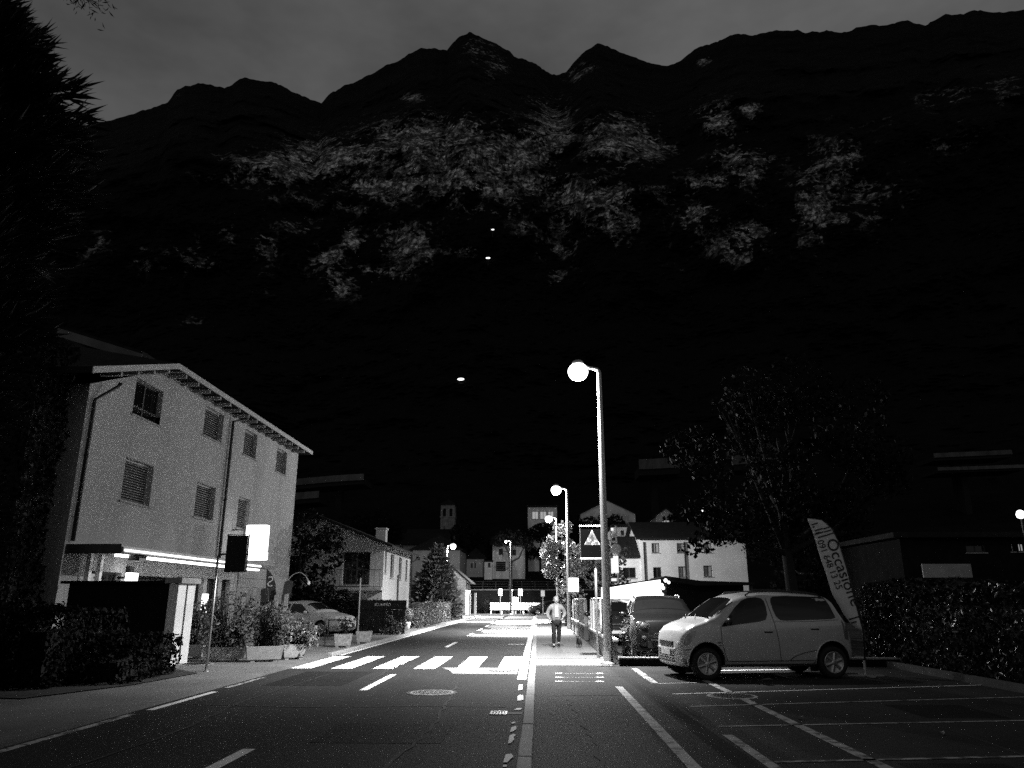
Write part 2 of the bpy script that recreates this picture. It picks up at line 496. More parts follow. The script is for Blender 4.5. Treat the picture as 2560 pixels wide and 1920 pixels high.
    def ledges(step, wob, lo):
        ph = op('DIVIDE', op('ADD', sx.outputs['Z'], op('MULTIPLY', nz(0.018, (1, 1, 0.6), 5, 0.6), wob)), step)
        fr = op('FRACT', ph, 0.0)
        return op('ADD', op('MULTIPLY', op('SUBTRACT', fr, 0.12), lo, True), 0.06)
    def crackle(sc, stretch, lo):
        mp = N.new('ShaderNodeMapping'); mp.inputs['Scale'].default_value = stretch
        wv_ = N.new('ShaderNodeVectorMath'); wv_.operation = 'ADD'
        no_ = N.new('ShaderNodeTexNoise'); no_.inputs['Scale'].default_value = 0.06; no_.inputs['Detail'].default_value = 5
        sc_ = N.new('ShaderNodeVectorMath'); sc_.operation = 'SCALE'; sc_.inputs['Scale'].default_value = 22.0
        L.new(tc.outputs['Object'], no_.inputs['Vector']); L.new(no_.outputs['Color'], sc_.inputs[0]); L.new(tc.outputs['Object'], wv_.inputs[0]); L.new(sc_.outputs['Vector'], wv_.inputs[1])
        L.new(wv_.outputs['Vector'], mp.inputs['Vector'])
        v_ = N.new('ShaderNodeTexVoronoi'); v_.feature = 'DISTANCE_TO_EDGE'; v_.inputs['Scale'].default_value = sc
        L.new(mp.outputs['Vector'], v_.inputs['Vector'])
        return op('ADD', op('MULTIPLY', v_.outputs['Distance'], lo, True), 0.15)
    tone = op('MULTIPLY', op('ADD', op('MULTIPLY', op('SUBTRACT', streak, 0.42), 3.6), op('MULTIPLY', op('SUBTRACT', strata, 0.42), 2.4)), 1.0, True)
    tone = op('MULTIPLY', tone, op('MULTIPLY', op('ADD', op('MULTIPLY', ledges(23.0, 150.0, 2.6), 0.75), 0.25), op('ADD', op('MULTIPLY', ledges(8.0, 120.0, 2.2), 0.5), 0.5)))
    tone = op('MULTIPLY', tone, op('MULTIPLY', crackle(0.07, (1, 1, 0.6), 6.0), crackle(0.2, (1, 1, 0.9), 7.0)))  # crag shading painted into the rock colour along the cracks
    rockv = op('ADD', op('MULTIPLY', tone, 1.15, True), 0.04)
    wood = op('MULTIPLY', nz(0.12, (1, 1, 1), 5), 0.014)
    mx = N.new('ShaderNodeMix'); mx.data_type = 'FLOAT'
    L.new(msk, mx.inputs[0]); L.new(wood, mx.inputs[2]); L.new(rockv, mx.inputs[3])
    L.new(mx.outputs[0], b.inputs['Base Color'])
    bp = N.new('ShaderNodeBump'); bp.inputs['Strength'].default_value = 0.8; bp.inputs['Distance'].default_value = 3.0
    L.new(op('ADD', streak, ledges(23.0, 150.0, 2.6)), bp.inputs['Height']); L.new(bp.outputs['Normal'], b.inputs['Normal'])
    o = link(me, 'mountain', m, smooth=False)
    o['kind'] = 'structure'
    return o
mountain = build_mountain()

flat('ground', [(-1500, -400), (1500, -400), (1500, 1500), (-1500, 1500)], -0.1, M['soil'], kind='structure')

# ================================================================== road, pavements, lot
road = flat('road', [(-5.85, -14), (-0.2, -14), (-0.2, 81), (70, 83), (70, 93), (-70, 93), (-70, 83), (-5.85, 81)], 0.0, M['asphalt'], kind='structure')
MB().box((-0.07, -14, -0.1), (1.36, 18.9, SW)).build('pavement', M['walk'])['kind'] = 'structure'
MB().box((-0.07, 18.904, -0.1), (1.76, 81, SW)).build('pavement', M['walk_p'])['kind'] = 'structure'
MB().box((1.364, -14, -0.1), (60, 18.78, SW - 0.004)).build('parking_lot', M['lot'])['kind'] = 'structure'
MB().box((1.764, 18.784, -0.1), (60, 81, SW)).build('yard', M['lot'])['kind'] = 'structure'
MB().box((-60, -14, -0.1), (-6.0, 81, 0.03)).build('forecourt', M['walk_l'])['kind'] = 'structure'

def kerb(x0, x1, top, y0, y1, n):
    bed = MB().box((x0, y0, -0.1), (x1, y1, top - 0.03)).build('kerb', M['kerb'])
    bed['kind'] = 'structure'
    L_ = (y1 - y0) / n
    rg = random.Random(int(y0 * 7 + x0 * 13))
    proto = None
    for i in range(n):
        if proto is None:
            o = proto = MB().rbox((x0 - 0.004, -L_ / 2 + 0.006, top - 0.034), (x1 + 0.002, L_ / 2 - 0.006, top), 0.012).build('kerb_stone', M['kerb'], bed)
        else:
            o = proto.copy(); COL.objects.link(o); o.parent = bed
        o.location = (rg.uniform(-0.004, 0.004), y0 + L_ * (i + 0.5), rg.uniform(-0.004, 0.004))
    return bed
kerb(-0.205, -0.072, SW + 0.035, 2, 80, 78)
kerb(-5.99, -5.86, 0.10, 22.5, 80.5, 58)

def mark(name, pts, m='paint', z=0.004, parent=None):
    return flat(name, pts, z, M[m], parent or road)
def rect(x0, x1, y0, y1):
    return [(x0, y0), (x1, y0), (x1, y1), (x0, y1)]
for x in (-5.84, -4.87, -3.89, -2.92, -1.94, -0.96):
    y0 = 18.65 if x < -2 else 19.05
    mark('zebra_stripe', rect(x, x + 0.5, y0, 22.65))
for y0, y1 in ((6.0, 8.8), (14.3, 17.25), (27.0, 30.2), (35.2, 38.0), (41, 44), (47, 50), (53, 56), (59, 62), (66, 69)):
    mark('centre_dash', rect(-3.2, -3.06, y0, y1))
mark('pale_patch', [(-1.86, 17.45), (-0.47, 17.4), (-0.47, 18.98), (-2.3, 19.0), (-2.05, 18.3)], 'pale')
for y0, y1, xa in ((34.4, 37.2, -3.0), (38.2, 39.0, -2.7), (39.9, 42.6, -2.9), (43.6, 44.4, -2.6), (45.6, 49.8, -2.95), (51.4, 53.0, -2.8), (54.2, 63.0, -3.0), (64.5, 80.0, -2.95)):
    mark('pale_patch', [(xa, y0), (-0.46, y0 - 0.5), (-0.46, y1 - 0.3), (xa, y1)], 'pale')  # pale bands across the lane, lighter than the asphalt
for y0, y1 in ((56, 60), (62, 66.5), (69, 80)):
    mark('pale_patch', rect(-5.7, -3.3, y0, y1), 'pale')
mark('edge_line', rect(-5.78, -5.66, 4, 11.3), 'paint_w'); mark('edge_line', rect(-5.74, -5.62, 11.7, 14.0), 'paint')
mark('edge_line', rect(-5.76, -5.66, 14.6, 16.6), 'paint_w'); mark('edge_line', rect(-5.8, -5.68, 23, 80), 'paint')
mark('edge_line', rect(-0.44, -0.25, 16.3, 78), 'paint')
mark('stop_tick', rect(-1.1, -0.5, 28.7, 28.95), 'paint')
for p in ([(1297,1713),(1306,1712),(1306,1725),(1296,1727)], [(1294,1741),(1300,1738),(1308,1739),(1309,1750),(1302,1752),(1293,1753)],
          [(1284,1776),(1295,1771),(1305,1772),(1301,1776)], [(1278,1808),(1288,1805),(1289,1809),(1279,1811)], [(1278,1820),(1290,1816),(1291,1824),(1285,1829),(1275,1832)],
          [(1274,1840),(1284,1836),(1290,1839),(1284,1844),(1286,1850),(1276,1860),(1270,1860)], [(1264,1888),(1278,1886),(1284,1893),(1276,1900),(1268,1908),(1258,1908)], [(1258,1914),(1268,1914),(1266,1919),(1257,1919)]):
    mark('worn_paint_patch', [G(*q) for q in p], 'paint', .0085)
# drain grate and manholes
def manhole(x, y, z, r, label, m='iron'):
    t = thing('manhole_cover', label, 'manhole', (x, y, z))
    a = MB(); a.lathe([(r, -0.02), (r, 0.006), (r * 0.9, 0.007)], 28); a.build('rim', M['concrete'] if m == 'iron' else M['iron'], t)
    b = MB(); b.lathe([(r * 0.86, -0.02), (r * 0.86, 0.009), (r * 0.8, 0.011)], 28)
    for k in range(-4, 5):
        w = math.sqrt(max(0.01, 0.6 - (k / 4.6) ** 2 * 0.6)) * r
        b.box((-w, k * r * 0.16 - 0.012, 0.0105), (w, k * r * 0.16 + 0.012, 0.016))
    b.build('cover', M[m], t)
    return t
_p = G(1080, 1732); manhole(_p.x, _p.y, 0, 0.44, 'round iron manhole cover in the middle of the near lane', 'kerb')
_p = G(1255, 1677); manhole(_p.x, _p.y, 0.004, 0.3, 'manhole cover set in the pale patch beside the zebra crossing', 'kerb')
_p = G(490, 1660, 0.03); manhole(_p.x, _p.y, 0.03, 0.42, 'dark manhole cover on the forecourt in front of the stone planters')
_p = G(1830, 1740, SW); manhole(_p.x, _p.y, SW - 0.004, 0.4, 'dark manhole cover on the parking line in front of the silver van')
_p = G(1247, 1783)
gt = thing('drain_grate', 'pale slotted drain grate in the gutter by the kerb', 'drain', (_p.x, _p.y, 0))
a = MB(); a.box((-0.12, -0.16, -0.02), (0.12, -0.12, 0.012)); a.box((-0.12, 0.12, -0.02), (0.12, 0.16, 0.012)); a.box((-0.12, -0.12, -0.02), (-0.09, 0.12, 0.012)); a.box((0.09, -0.12, -0.02), (0.12, 0.12, 0.012)); a.build('frame', M['steel'], gt)
for k in range(4):
    MB().box((-0.075 + k * 0.042, -0.115, -0.015), (-0.05 + k * 0.042, 0.115, 0.009)).build('bar', M['steel'], gt)
MB().box((0.13, -0.1, -0.02), (0.33, 0.05, 0.006)).build('apron', M['pale'], gt)

# lines on the lot
def strip(p0, p1, w, m, z, parent, name='parking_line'):
    p0, p1 = Vector((p0[0], p0[1], 0)), Vector((p1[0], p1[1], 0))
    d = (p1 - p0).normalized(); n_ = Vector((-d.y, d.x, 0)) * w / 2
    return flat(name, [p0 - n_, p1 - n_, p1 + n_, p0 + n_], z, M[m], parent)
lot = bpy.data.objects['parking_lot']
zl = SW + 0.001
for p0, p1, w, m in (((1.43, 4), (1.43, 14.5), 0.13, 'paint_w'), ((3.2, 4), (3.2, 15.7), 0.13, 'paint_w'), ((2.16, 15.1), (2.16, 18.2), 0.14, 'paint_w'), ((2.2, 4), (2.16, 9.5), 0.12, 'paint_w'),
                     ((2.2, 13.4), (8.2, 15.0), 0.055, 'paint'), ((2.2, 11.9), (8.6, 13.4), 0.06, 'paint_w'), ((2.2, 10.1), (9.5, 11.2), 0.06, 'paint_w'), ((2.25, 8.0), (9.5, 9.0), 0.07, 'paint_w'),
                     ((2.2, 15.0), (3.1, 15.25), 0.05, 'paint_w'), ((3.9, 17.75), (5.7, 18.1), 0.14, 'paint')):
    strip(p0, p1, w, m, zl, lot)
pav = bpy.data.objects['pavement']
for y_ in (1684, 1694, 1704):
    strip(G(1393, y_, SW), G(1507, y_, SW), 0.035, 'paint_w', SW + 0.004, pav, 'marking_line')
    for x_ in (1397, 1500):
        q = G(x_, y_, SW); flat('marking_dot', rect(q.x - 0.07, q.x + 0.07, q.y - 0.07, q.y + 0.07), SW + 0.007, M['paint'], pav)
# slab joints across the far pavement
for i, y in enumerate((19.0, 21.1, 23.3, 26.4, 30.2, 33.8, 38.5, 44.0)):
    strip((-0.06, y), (1.72, y + 0.05), 0.03, 'blackm', SW + 0.003, pav, 'expansion_joint')

# tar seams and cracks
_rg = random.Random(12)
def crack(pts, w, parent, z, m='blackm'):
    V = []
    P = []
    for a_, b_ in zip(pts[:-1], pts[1:]):
        n_ = max(2, int((Vector(b_) - Vector(a_)).length / .25))
        for k in range(n_): P.append(Vector(a_).lerp(Vector(b_), k / n_) + Vector((_rg.uniform(-.035, .035), _rg.uniform(-.05, .05))))
    P.append(Vector(pts[-1]))
    for i, p in enumerate(P):
        t = (P[min(i + 1, len(P) - 1)] - P[max(i - 1, 0)]).normalized(); n_ = Vector((-t.y, t.x)) * w * _rg.uniform(.4, 1.2) / 2
        V += [(p.x - n_.x, p.y - n_.y, z), (p.x + n_.x, p.y + n_.y, z)]
    return MB().add(V, [(2 * i + 1, 2 * i, 2 * i + 2, 2 * i + 3) for i in range(len(P) - 1)]).build('tar_seam', M[m], parent, fix=False)
for p in ([(-3.35, 16.0), (-3.42, 19.5), (-3.3, 23.5), (-3.25, 34)], [(-4.6, 6), (-4.4, 9.5), (-4.7, 13), (-4.5, 18)], [(-5.6, 12.4), (-3.6, 12.1), (-1.6, 12.3), (-.5, 12.2)], [(-1.5, 7), (-1.35, 10.5), (-1.55, 15)], [(-5.5, 26), (-2.5, 26.4), (-.5, 26.1)]):
    crack(p, .05, road, .0062)
for p in ([(-.05, 13.1), (1.3, 13.2)], [(.55, 5), (.6, 9), (.45, 12.9)]): crack(p, .04, pav, SW + .0042)
for p in ([(1.5, 16.4), (4.5, 15.2), (7.9, 15.8)], [(4.6, 5), (4.9, 9.5), (4.5, 14.5)], [(1.5, 7.4), (5, 7.1), (8, 7.6)], [(6.3, 8), (6.5, 12), (6.2, 15)]): crack(p, .05, lot, SW - .0015)
# darker repair patches
for (x0, x1, y0, y1) in ((-2.6, -1.1, 9.2, 10.6), (-5.2, -3.7, 15.0, 17.9)): mark('repair_patch', rect(x0, x1, y0, y1), 'tar', .0025)
for (x0, x1, y0, y1) in ((5.1, 6.2, 10.9, 12.2), (3.4, 4.4, 6.6, 8.0)): flat('repair_patch', rect(x0, x1, y0, y1), SW - .0025, M['tar'], lot)
# ================================================================== street lamps
def lamp_light(parent, loc, power, size=124, blend=1.0, radius=0.12, name='lamp_light', aim=(0, 0, -1)):
    d = bpy.data.lights.new(name, 'SPOT')
    d.energy = power; d.spot_size = R(size); d.spot_blend = blend; d.shadow_soft_size = radius; d.color = (1, 1, 1)
    o = bpy.data.objects.new(name, d); COL.objects.link(o); o.parent = parent; o.location = loc
    o.rotation_euler = Vector(aim).to_track_quat('-Z', 'Y').to_euler()
    return o
def street_lamp(x, y, z0, h, label, power, side=-1, lens=0.27, wide=150, dark=False):
    t = thing('street_lamp', label, 'street lamp', (x, y, z0), group='street lamps')
    a = MB(); a.lathe([(0.115, 0), (0.115, 0.5), (0.1, 0.9), (0.088, h * 0.5), (0.062, h - 0.05), (0.062, h)], 16)
    a.build('pole', M['metal_d' if dark else 'galv'], t, True)
    b = MB(); b.lathe([(0.19, 0.0), (0.19, 0.02), (0.135, 0.05), (0.12, 0.06)], 16); b.build('base_flange', M['galv'], t, True)
    MB().box((0.06, -0.06, 0.75), (0.121, 0.06, 1.15)).build('service_door', M['metal_d'], t)
    hx0 = side * 0.5
    c = MB(); c.tube([(0, 0, h - 0.12), (0, 0, h), (side * 0.05, 0, h + 0.06), (side * 0.3, 0, h + 0.12), (hx0, 0, h + lens * .9)], [0.055, 0.055, 0.05, 0.042, 0.035], 10); c.build('arm', M['steel'], t, True)
    d = MB(); hx = side * 0.56
    for k, (rx, rz, dz) in enumerate(((0.36, 0.085, 0.115),)):
        d.ell((hx, 0, h + lens * .86), (lens * .62, lens * .62, .1), nu=20, nv=10)
    hd = d.build('lamp_head', M['steel'], t, True)
    e = MB(); e.ell((hx, 0, h + 0.0), (lens, lens, lens * .92), nu=24, nv=14); e.build('lens', M['lamp'], hd, True)  # globe made oversized to stand in for the lamp's glare
    lamp_light(t, (hx, 0, h - lens - 0.05), power, aim=(side * 0.26, 0.16, -1))
    d_ = bpy.data.lights.new('bowl_light', 'POINT'); d_.energy = wide; d_.shadow_soft_size = 0.06
    o_ = bpy.data.objects.new('bowl_light', d_); COL.objects.link(o_); o_.parent = t; o_.location = (hx, 0, h - lens - 0.12)
    return t
PW = 13000
street_lamp(1.69, 19.4, SW, 7.38, 'tall street lamp nearest the camera, rising beside the silver van', PW, wide=430)
street_lamp(1.57, 39.8, SW, 7.05, 'second street lamp along the pavement, behind the walking person', PW * 1.6, wide=1700)
street_lamp(1.41, 56.0, SW, 7.2, 'third street lamp along the pavement, half hidden by the lit tree', PW * 2.2, wide=5200)
_q = PY(1118, 1366, 72)
street_lamp(_q.x, 72, 0.03, 6.35, 'small street lamp above the shed across the road', PW * 1.5, side=1, wide=1500)
_q = PY(1277, 1358, 87)
street_lamp(_q.x, 87, 0.0, 7.9, 'street lamp shining through the forked tree at the road end', PW * 2.2, wide=1800, dark=True, lens=0.14)

# ================================================================== house builder
def opening_wall(mb, o, u, w, h, ops, t=0.22, n=None):
    """wall from corner o along u, outer normal n; rectangular openings (u0,u1,z0,z1) with real reveals"""
    u = Vector(u); n = Vector(n); o = Vector(o); Z = Vector((0, 0, 1))
    us = sorted(set([0, w] + [q for p in ops for q in p[:2]])); zs = sorted(set([0, h] + [q for p in ops for q in p[2:4]]))
    for i in range(len(us) - 1):
        for j in range(len(zs) - 1):
            cu, cz = (us[i] + us[i+1]) / 2, (zs[j] + zs[j+1]) / 2
            if any(p[0] < cu < p[1] and p[2] < cz < p[3] for p in ops): continue
            P = [o + u * us[i] + Z * zs[j], o + u * us[i+1] + Z * zs[j], o + u * us[i+1] + Z * zs[j+1], o + u * us[i] + Z * zs[j+1]]
            mb.add(P, [(0, 1, 2, 3)])
    for p in ops:
        a = [o + u * p[0] + Z * p[2], o + u * p[1] + Z * p[2], o + u * p[1] + Z * p[3], o + u * p[0] + Z * p[3]]
        b = [q - n * t for q in a]
        mb.add(a + b, [(0, 1, 5, 4), (1, 2, 6, 5), (2, 3, 7, 6), (3, 0, 4, 7)])
def frame_M(o, u, n):
    """local x along the wall, local y into the wall, z up"""
    u = Vector(u); n = Vector(n)
    return Matrix(((u.x, -n.x, 0, o[0]), (u.y, -n.y, 0, o[1]), (0, 0, 1, o[2]), (0, 0, 0, 1)))
def window(parent, Mx, p, kind, t=0.22):
    """p = (u0,u1,z0,z1) in the wall's frame Mx"""
    u0, u1, z0, z1 = p[:4]; w = u1 - u0; hgt = z1 - z0
    f = MB(); b = 0.06
    d0, d1 = t - 0.09, t - 0.02
    fm = {'louvre': 'shutter', 'roller': 'wood_d', 'shut_open': 'wood_d', 'dark': 'wood_d', 'lit': 'wood_d', 'dimlit': 'wood_d', 'door': 'wood_d', 'garage': 'blackm', 'pale': 'wood_d', 'casement': 'wood_d'}[kind]
    if kind == 'louvre': d0, d1 = t - 0.10, t - 0.03
    for q in ((u0, u0 + b, z0, z1), (u1 - b, u1, z0, z1), (u0 + b, u1 - b, z0, z0 + b), (u0 + b, u1 - b, z1 - b, z1)):
        f.box((q[0], d0, q[2]), (q[1], d1, q[3]), Mx)
    if kind in ('dark', 'lit', 'dimlit', 'casement', 'pale'):
        f.box(((u0 + u1) / 2 - 0.03, d0 + 0.004, z0 + b), ((u0 + u1) / 2 + 0.03, d1 - 0.004, z1 - b), Mx)
    nm = {'louvre': 'shutter', 'door': 'door', 'garage': 'garage_door'}.get(kind, 'window')
    fo = f.build(nm, M[fm], parent)
    MB().box((u0 - 0.06, -0.05, z0 - 0.06), (u1 + 0.06, t - 0.1, z0 - 0.004), Mx).build('sill', M['concrete'], fo) if kind not in ('door', 'garage') else None
    if kind == 'louvre':
        n = max(6, int((hgt - 2 * b) / 0.075))
        for k in range(n):
            zc = z0 + b + (k + 0.5) * (hgt - 2 * b) / n
            L_ = Mx @ Matrix.Translation(((u0 + u1) / 2, t - 0.075, zc)) @ Matrix.Rotation(R(38), 4, 'X')
            MB().box((-w / 2 + b, -0.035, -0.006), (w / 2 - b, 0.035, 0.006), L_).build('slat', M['shutter'], fo, fix=False)
        MB().box((u0 + 0.01, t - 0.028, z0 + 0.01), (u1 - 0.01, t - 0.012, z1 - 0.01), Mx).build('backing', M['blackm'], fo)
    elif kind == 'pale':
        MB().box((u0 + b, t - 0.06, z0 + b), ((u0 + u1) / 2 - 0.03, t - 0.04, z1 - b), Mx).build('curtain', M['plaster_g'], fo)
        MB().box(((u0 + u1) / 2 + 0.03, t - 0.06, z0 + b), (u1 - b, t - 0.04, z1 - b), Mx).build('curtain', M['plaster_g'], fo)
    else:
        g = {'lit': 'win', 'dimlit': 'dim', 'door': 'wood_d', 'garage': 'blackm'}.get(kind, 'glass')
        MB().box((u0 + 0.02, t - 0.06, z0 + 0.02), (u1 - 0.02, t - 0.045, z1 - 0.02), Mx).build('pane' if kind not in ('door', 'garage') else 'panel', M[g], fo)
        if kind == 'garage':
            for k in range(1, 5):
                zc = z0 + k * hgt / 5
                MB().box((u0 + b, t - 0.075, zc - 0.02), (u1 - b, t - 0.06, zc + 0.02), Mx).build('rib', M['metal_d'], fo)
        if kind == 'door':
            MB().box((u1 - 0.18, t - 0.13, z0 + 1.0), (u1 - 0.1, t - 0.092, z0 + 1.05), Mx).build('handle', M['steel'], fo)
    return fo
def house(name, label, loc, rz, w, d, h, rh, ridge='y', over=0.5, wall='plaster', roofm='roof', front=(), right=(), left=(), apex=None, base=0.0, t=0.22, fas='fascia', cat='house', group=None, chim=()):
    """local: front face y=0 (normal -y), x 0..w, y 0..d. ridge 'y': gable over the front; 'x': eave over the front; 'hip'"""
    o = thing(name, label, cat, loc, rz, group)
    wm = MB()
    opening_wall(wm, (0, 0, base), (1, 0, 0), w, h - base, [(p[0], p[1], p[2] - base, p[3] - base) for p in front], t, (0, -1, 0))
    opening_wall(wm, (w, 0, base), (0, 1, 0), d, h - base, [(p[0], p[1], p[2] - base, p[3] - base) for p in right], t, (1, 0, 0))
    opening_wall(wm, (0, d, base), (0, -1, 0), d, h - base, [(p[0], p[1], p[2] - base, p[3] - base) for p in left], t, (-1, 0, 0))
    opening_wall(wm, (w, d, base), (-1, 0, 0), w, h - base, [], t, (0, 1, 0))
    ax = w / 2 if apex is None else apex
    rf = MB(); th = 0.14; ov = over
    if ridge == 'y':
        wm.add([(0, 0, h), (w, 0, h), (ax, 0, h + rh)], [(0, 1, 2)]); wm.add([(0, d, h), (w, d, h), (ax, d, h + rh)], [(0, 2, 1)])
        sl, sr = rh / ax, rh / (w - ax)
        A = [(-ov, h - sl * ov + 0.02), (ax, h + rh + 0.02), (w + ov, h - sr * ov + 0.02), (w + ov, h - sr * ov + 0.02 + th), (ax, h + rh + 0.02 + th), (-ov, h - sl * ov + 0.02 + th)]
        rf.prism(A, d + 2 * ov, Matrix.Translation((0, -ov, 0)))
    elif ridge == 'x':
        wm.add([(0, 0, h), (0, d, h), (0, d / 2, h + rh)], [(0, 2, 1)]); wm.add([(w, 0, h), (w, d, h), (w, d / 2, h + rh)], [(0, 1, 2)])
        s_ = rh / (d / 2)
        A = [(-ov, h - s_ * ov + 0.02), (d / 2, h + rh + 0.02), (d + ov, h - s_ * ov + 0.02), (d + ov, h - s_ * ov + 0.02 + th), (d / 2, h + rh + 0.02 + th), (-ov, h - s_ * ov + 0.02 + th)]
        rf.prism(A, w + 2 * ov, Matrix.Translation((w + ov, 0, 0)) @ Matrix.Rotation(R(90), 4, 'Z'))
    elif ridge == 'hip':
        k = min(w, d) / 2
        q = h + 0.02
        rd = [(w / 2, d / 2, q + rh)] * 2 if abs(w - d) < 0.1 else ([(k, d / 2, q + rh), (w - k, d / 2, q + rh)] if w > d else [(w / 2, k, q + rh), (w / 2, d - k, q + rh)])
        e = [(-ov, -ov, q), (w + ov, -ov, q), (w + ov, d + ov, q), (-ov, d + ov, q)]
        e2 = [(p[0], p[1], q + th) for p in e]
        top = [(p[0], p[1], p[2] + th) for p in rd]
        V = e + e2 + top
        F_ = [(3, 2, 1, 0)] + [(i, (i + 1) % 4, (i + 1) % 4 + 4, i + 4) for i in range(4)]
        if w > d: F_ += [(4, 5, 9, 8), (5, 6, 9), (6, 7, 8, 9), (7, 4, 8)]
        else: F_ += [(4, 5, 8), (5, 6, 9, 8), (6, 7, 9), (7, 4, 8, 9)]
        rf.add(V, F_)
    else:
        rf.box((-ov, -ov, h + 0.02), (w + ov, d + ov, h + 0.02 + rh))
    wall_o = wm.build('wall', M[wall], o, fix=False)
    ro = rf.build('roof', M[roofm], o)
    for (cx, cy_, cz, s_) in chim:
        cm = MB(); cm.box((cx - s_, cy_ - s_, h - 0.2), (cx + s_, cy_ + s_, cz)); cm.box((cx - s_ - 0.06, cy_ - s_ - 0.06, cz + 0.003), (cx + s_ + 0.06, cy_ + s_ + 0.06, cz + 0.1)); cm.build('chimney', M['plaster_g'], ro)
    for side, ops, fo, fu, fn in (('f', front, (0, 0, 0), (1, 0, 0), (0, -1, 0)), ('r', right, (w, 0, 0), (0, 1, 0), (1, 0, 0)), ('l', left, (0, d, 0), (0, -1, 0), (-1, 0, 0))):
        Mx = frame_M(fo, fu, fn)
        for p in ops:
            window(o, Mx, p, p[4] if len(p) > 4 else 'dark', t)
    return o

# ================================================================== the white house on the left
LBX, Y0, Y1 = -12.0, 19.1, 37.05
wh_w = Y1 - Y0
def yy(Y): return Y - Y0
ops = []
for a, b, z0, z1, k in ((21.35, 23.03, 6.88, 8.0, 'casement'), (26.15, 27.8, 7.28, 8.37, 'louvre'), (29.98, 31.4, 7.3, 8.36, 'louvre'), (33.95, 35.38, 7.26, 8.36, 'louvre'),
                        (21.37, 23.04, 4.32, 5.57, 'louvre'), (26.16, 27.78, 4.35, 5.57, 'louvre'), (30.02, 31.28, 4.32, 5.58, 'louvre')):
    ops.append((yy(a), yy(b), z0, z1, k))
# shop front
ops += [(yy(22.6), yy(25.0), 0.1, 2.25, 'door'), (yy(25.5), yy(27.6), 0.35, 2.3, 'dark'), (yy(27.9), yy(28.9), 0.1, 2.3, 'dark'), (yy(29.2), yy(30.0), 0.1, 2.3, 'dark'), (yy(20.2), yy(22.0), 1.2, 2.3, 'dark')]
MH = thing('townhouse', 'pale plastered three-storey house with louvred shutters and a lit shop canopy', 'house', (LBX, Y0, 0), R(90))
wm = MB()
Hh = 8.62
opening_wall(wm, (0, 0, 0), (1, 0, 0), wh_w, 7.15, [p for p in ops if p[3] < 7.1] + [(p[0], p[1], p[2], 7.15) for p in ops if p[2] < 7.15 < p[3]], 0.25, (0, -1, 0))
# upper strip of the facade: its top follows the roof, low at the near end
tb = yy(22.75)
up = [p for p in ops if p[3] > 7.15]
def top(u): return 7.15 + (Hh - 7.15) * min(1, max(0, u / tb))
us = sorted(set([0, wh_w, tb] + [q for p in up for q in p[:2]]))
for i in range(len(us) - 1):
    cu = (us[i] + us[i + 1]) / 2
    z_list = [7.15]
    hole = [p for p in up if p[0] < cu < p[1]]
    a, b = us[i], us[i + 1]
    if hole:
        p = hole[0]
        if p[2] > 7.15: wm.add([(a, 0, 7.15), (b, 0, 7.15), (b, 0, p[2]), (a, 0, p[2])], [(0, 1, 2, 3)])
        wm.add([(a, 0, p[3]), (b, 0, p[3]), (b, 0, max(top(b), p[3])), (a, 0, max(top(a), p[3]))], [(0, 1, 2, 3)])
    else:
        wm.add([(a, 0, 7.15), (b, 0, 7.15), (b, 0, top(b)), (a, 0, top(a))], [(0, 1, 2, 3)])
for p in up:
    A = [(p[0], 0, max(p[2], 6.0)), (p[1], 0, max(p[2], 6.0)), (p[1], 0, p[3]), (p[0], 0, p[3])]
    wm.add(A + [(q[0], 0.25, q[2]) for q in A], [(0, 1, 5, 4), (1, 2, 6, 5), (2, 3, 7, 6), (3, 0, 4, 7)])
D_ = 11.0
wm.add([(0, 0, 0), (0, D_, 0), (0, D_, 7.15), (0, 0, 7.15)], [(0, 3, 2, 1)])
wm.add([(wh_w, 0, 0), (wh_w, D_, 0), (wh_w, D_, Hh), (wh_w, 0, Hh)], [(0, 1, 2, 3)])
wm.add([(0, D_, 0), (wh_w, D_, 0), (wh_w, D_, Hh), (tb, D_, Hh), (0, D_, 7.15)], [(0, 4, 3, 2, 1)])
wm.build('wall', M['plaster'], MH, fix=False)
# black sheet standing in for the dark rooms behind the openings
MB().box((0.3, 0.6, 0.05), (wh_w - 0.3, 0.65, 8.5 if False else 7.0)).build('dark_room_sheet', M['blackm'], MH)
Mx = frame_M((0, 0, 0), (1, 0, 0), (0, -1, 0))
for p in ops:
    window(MH, Mx, p, p[4], 0.25)
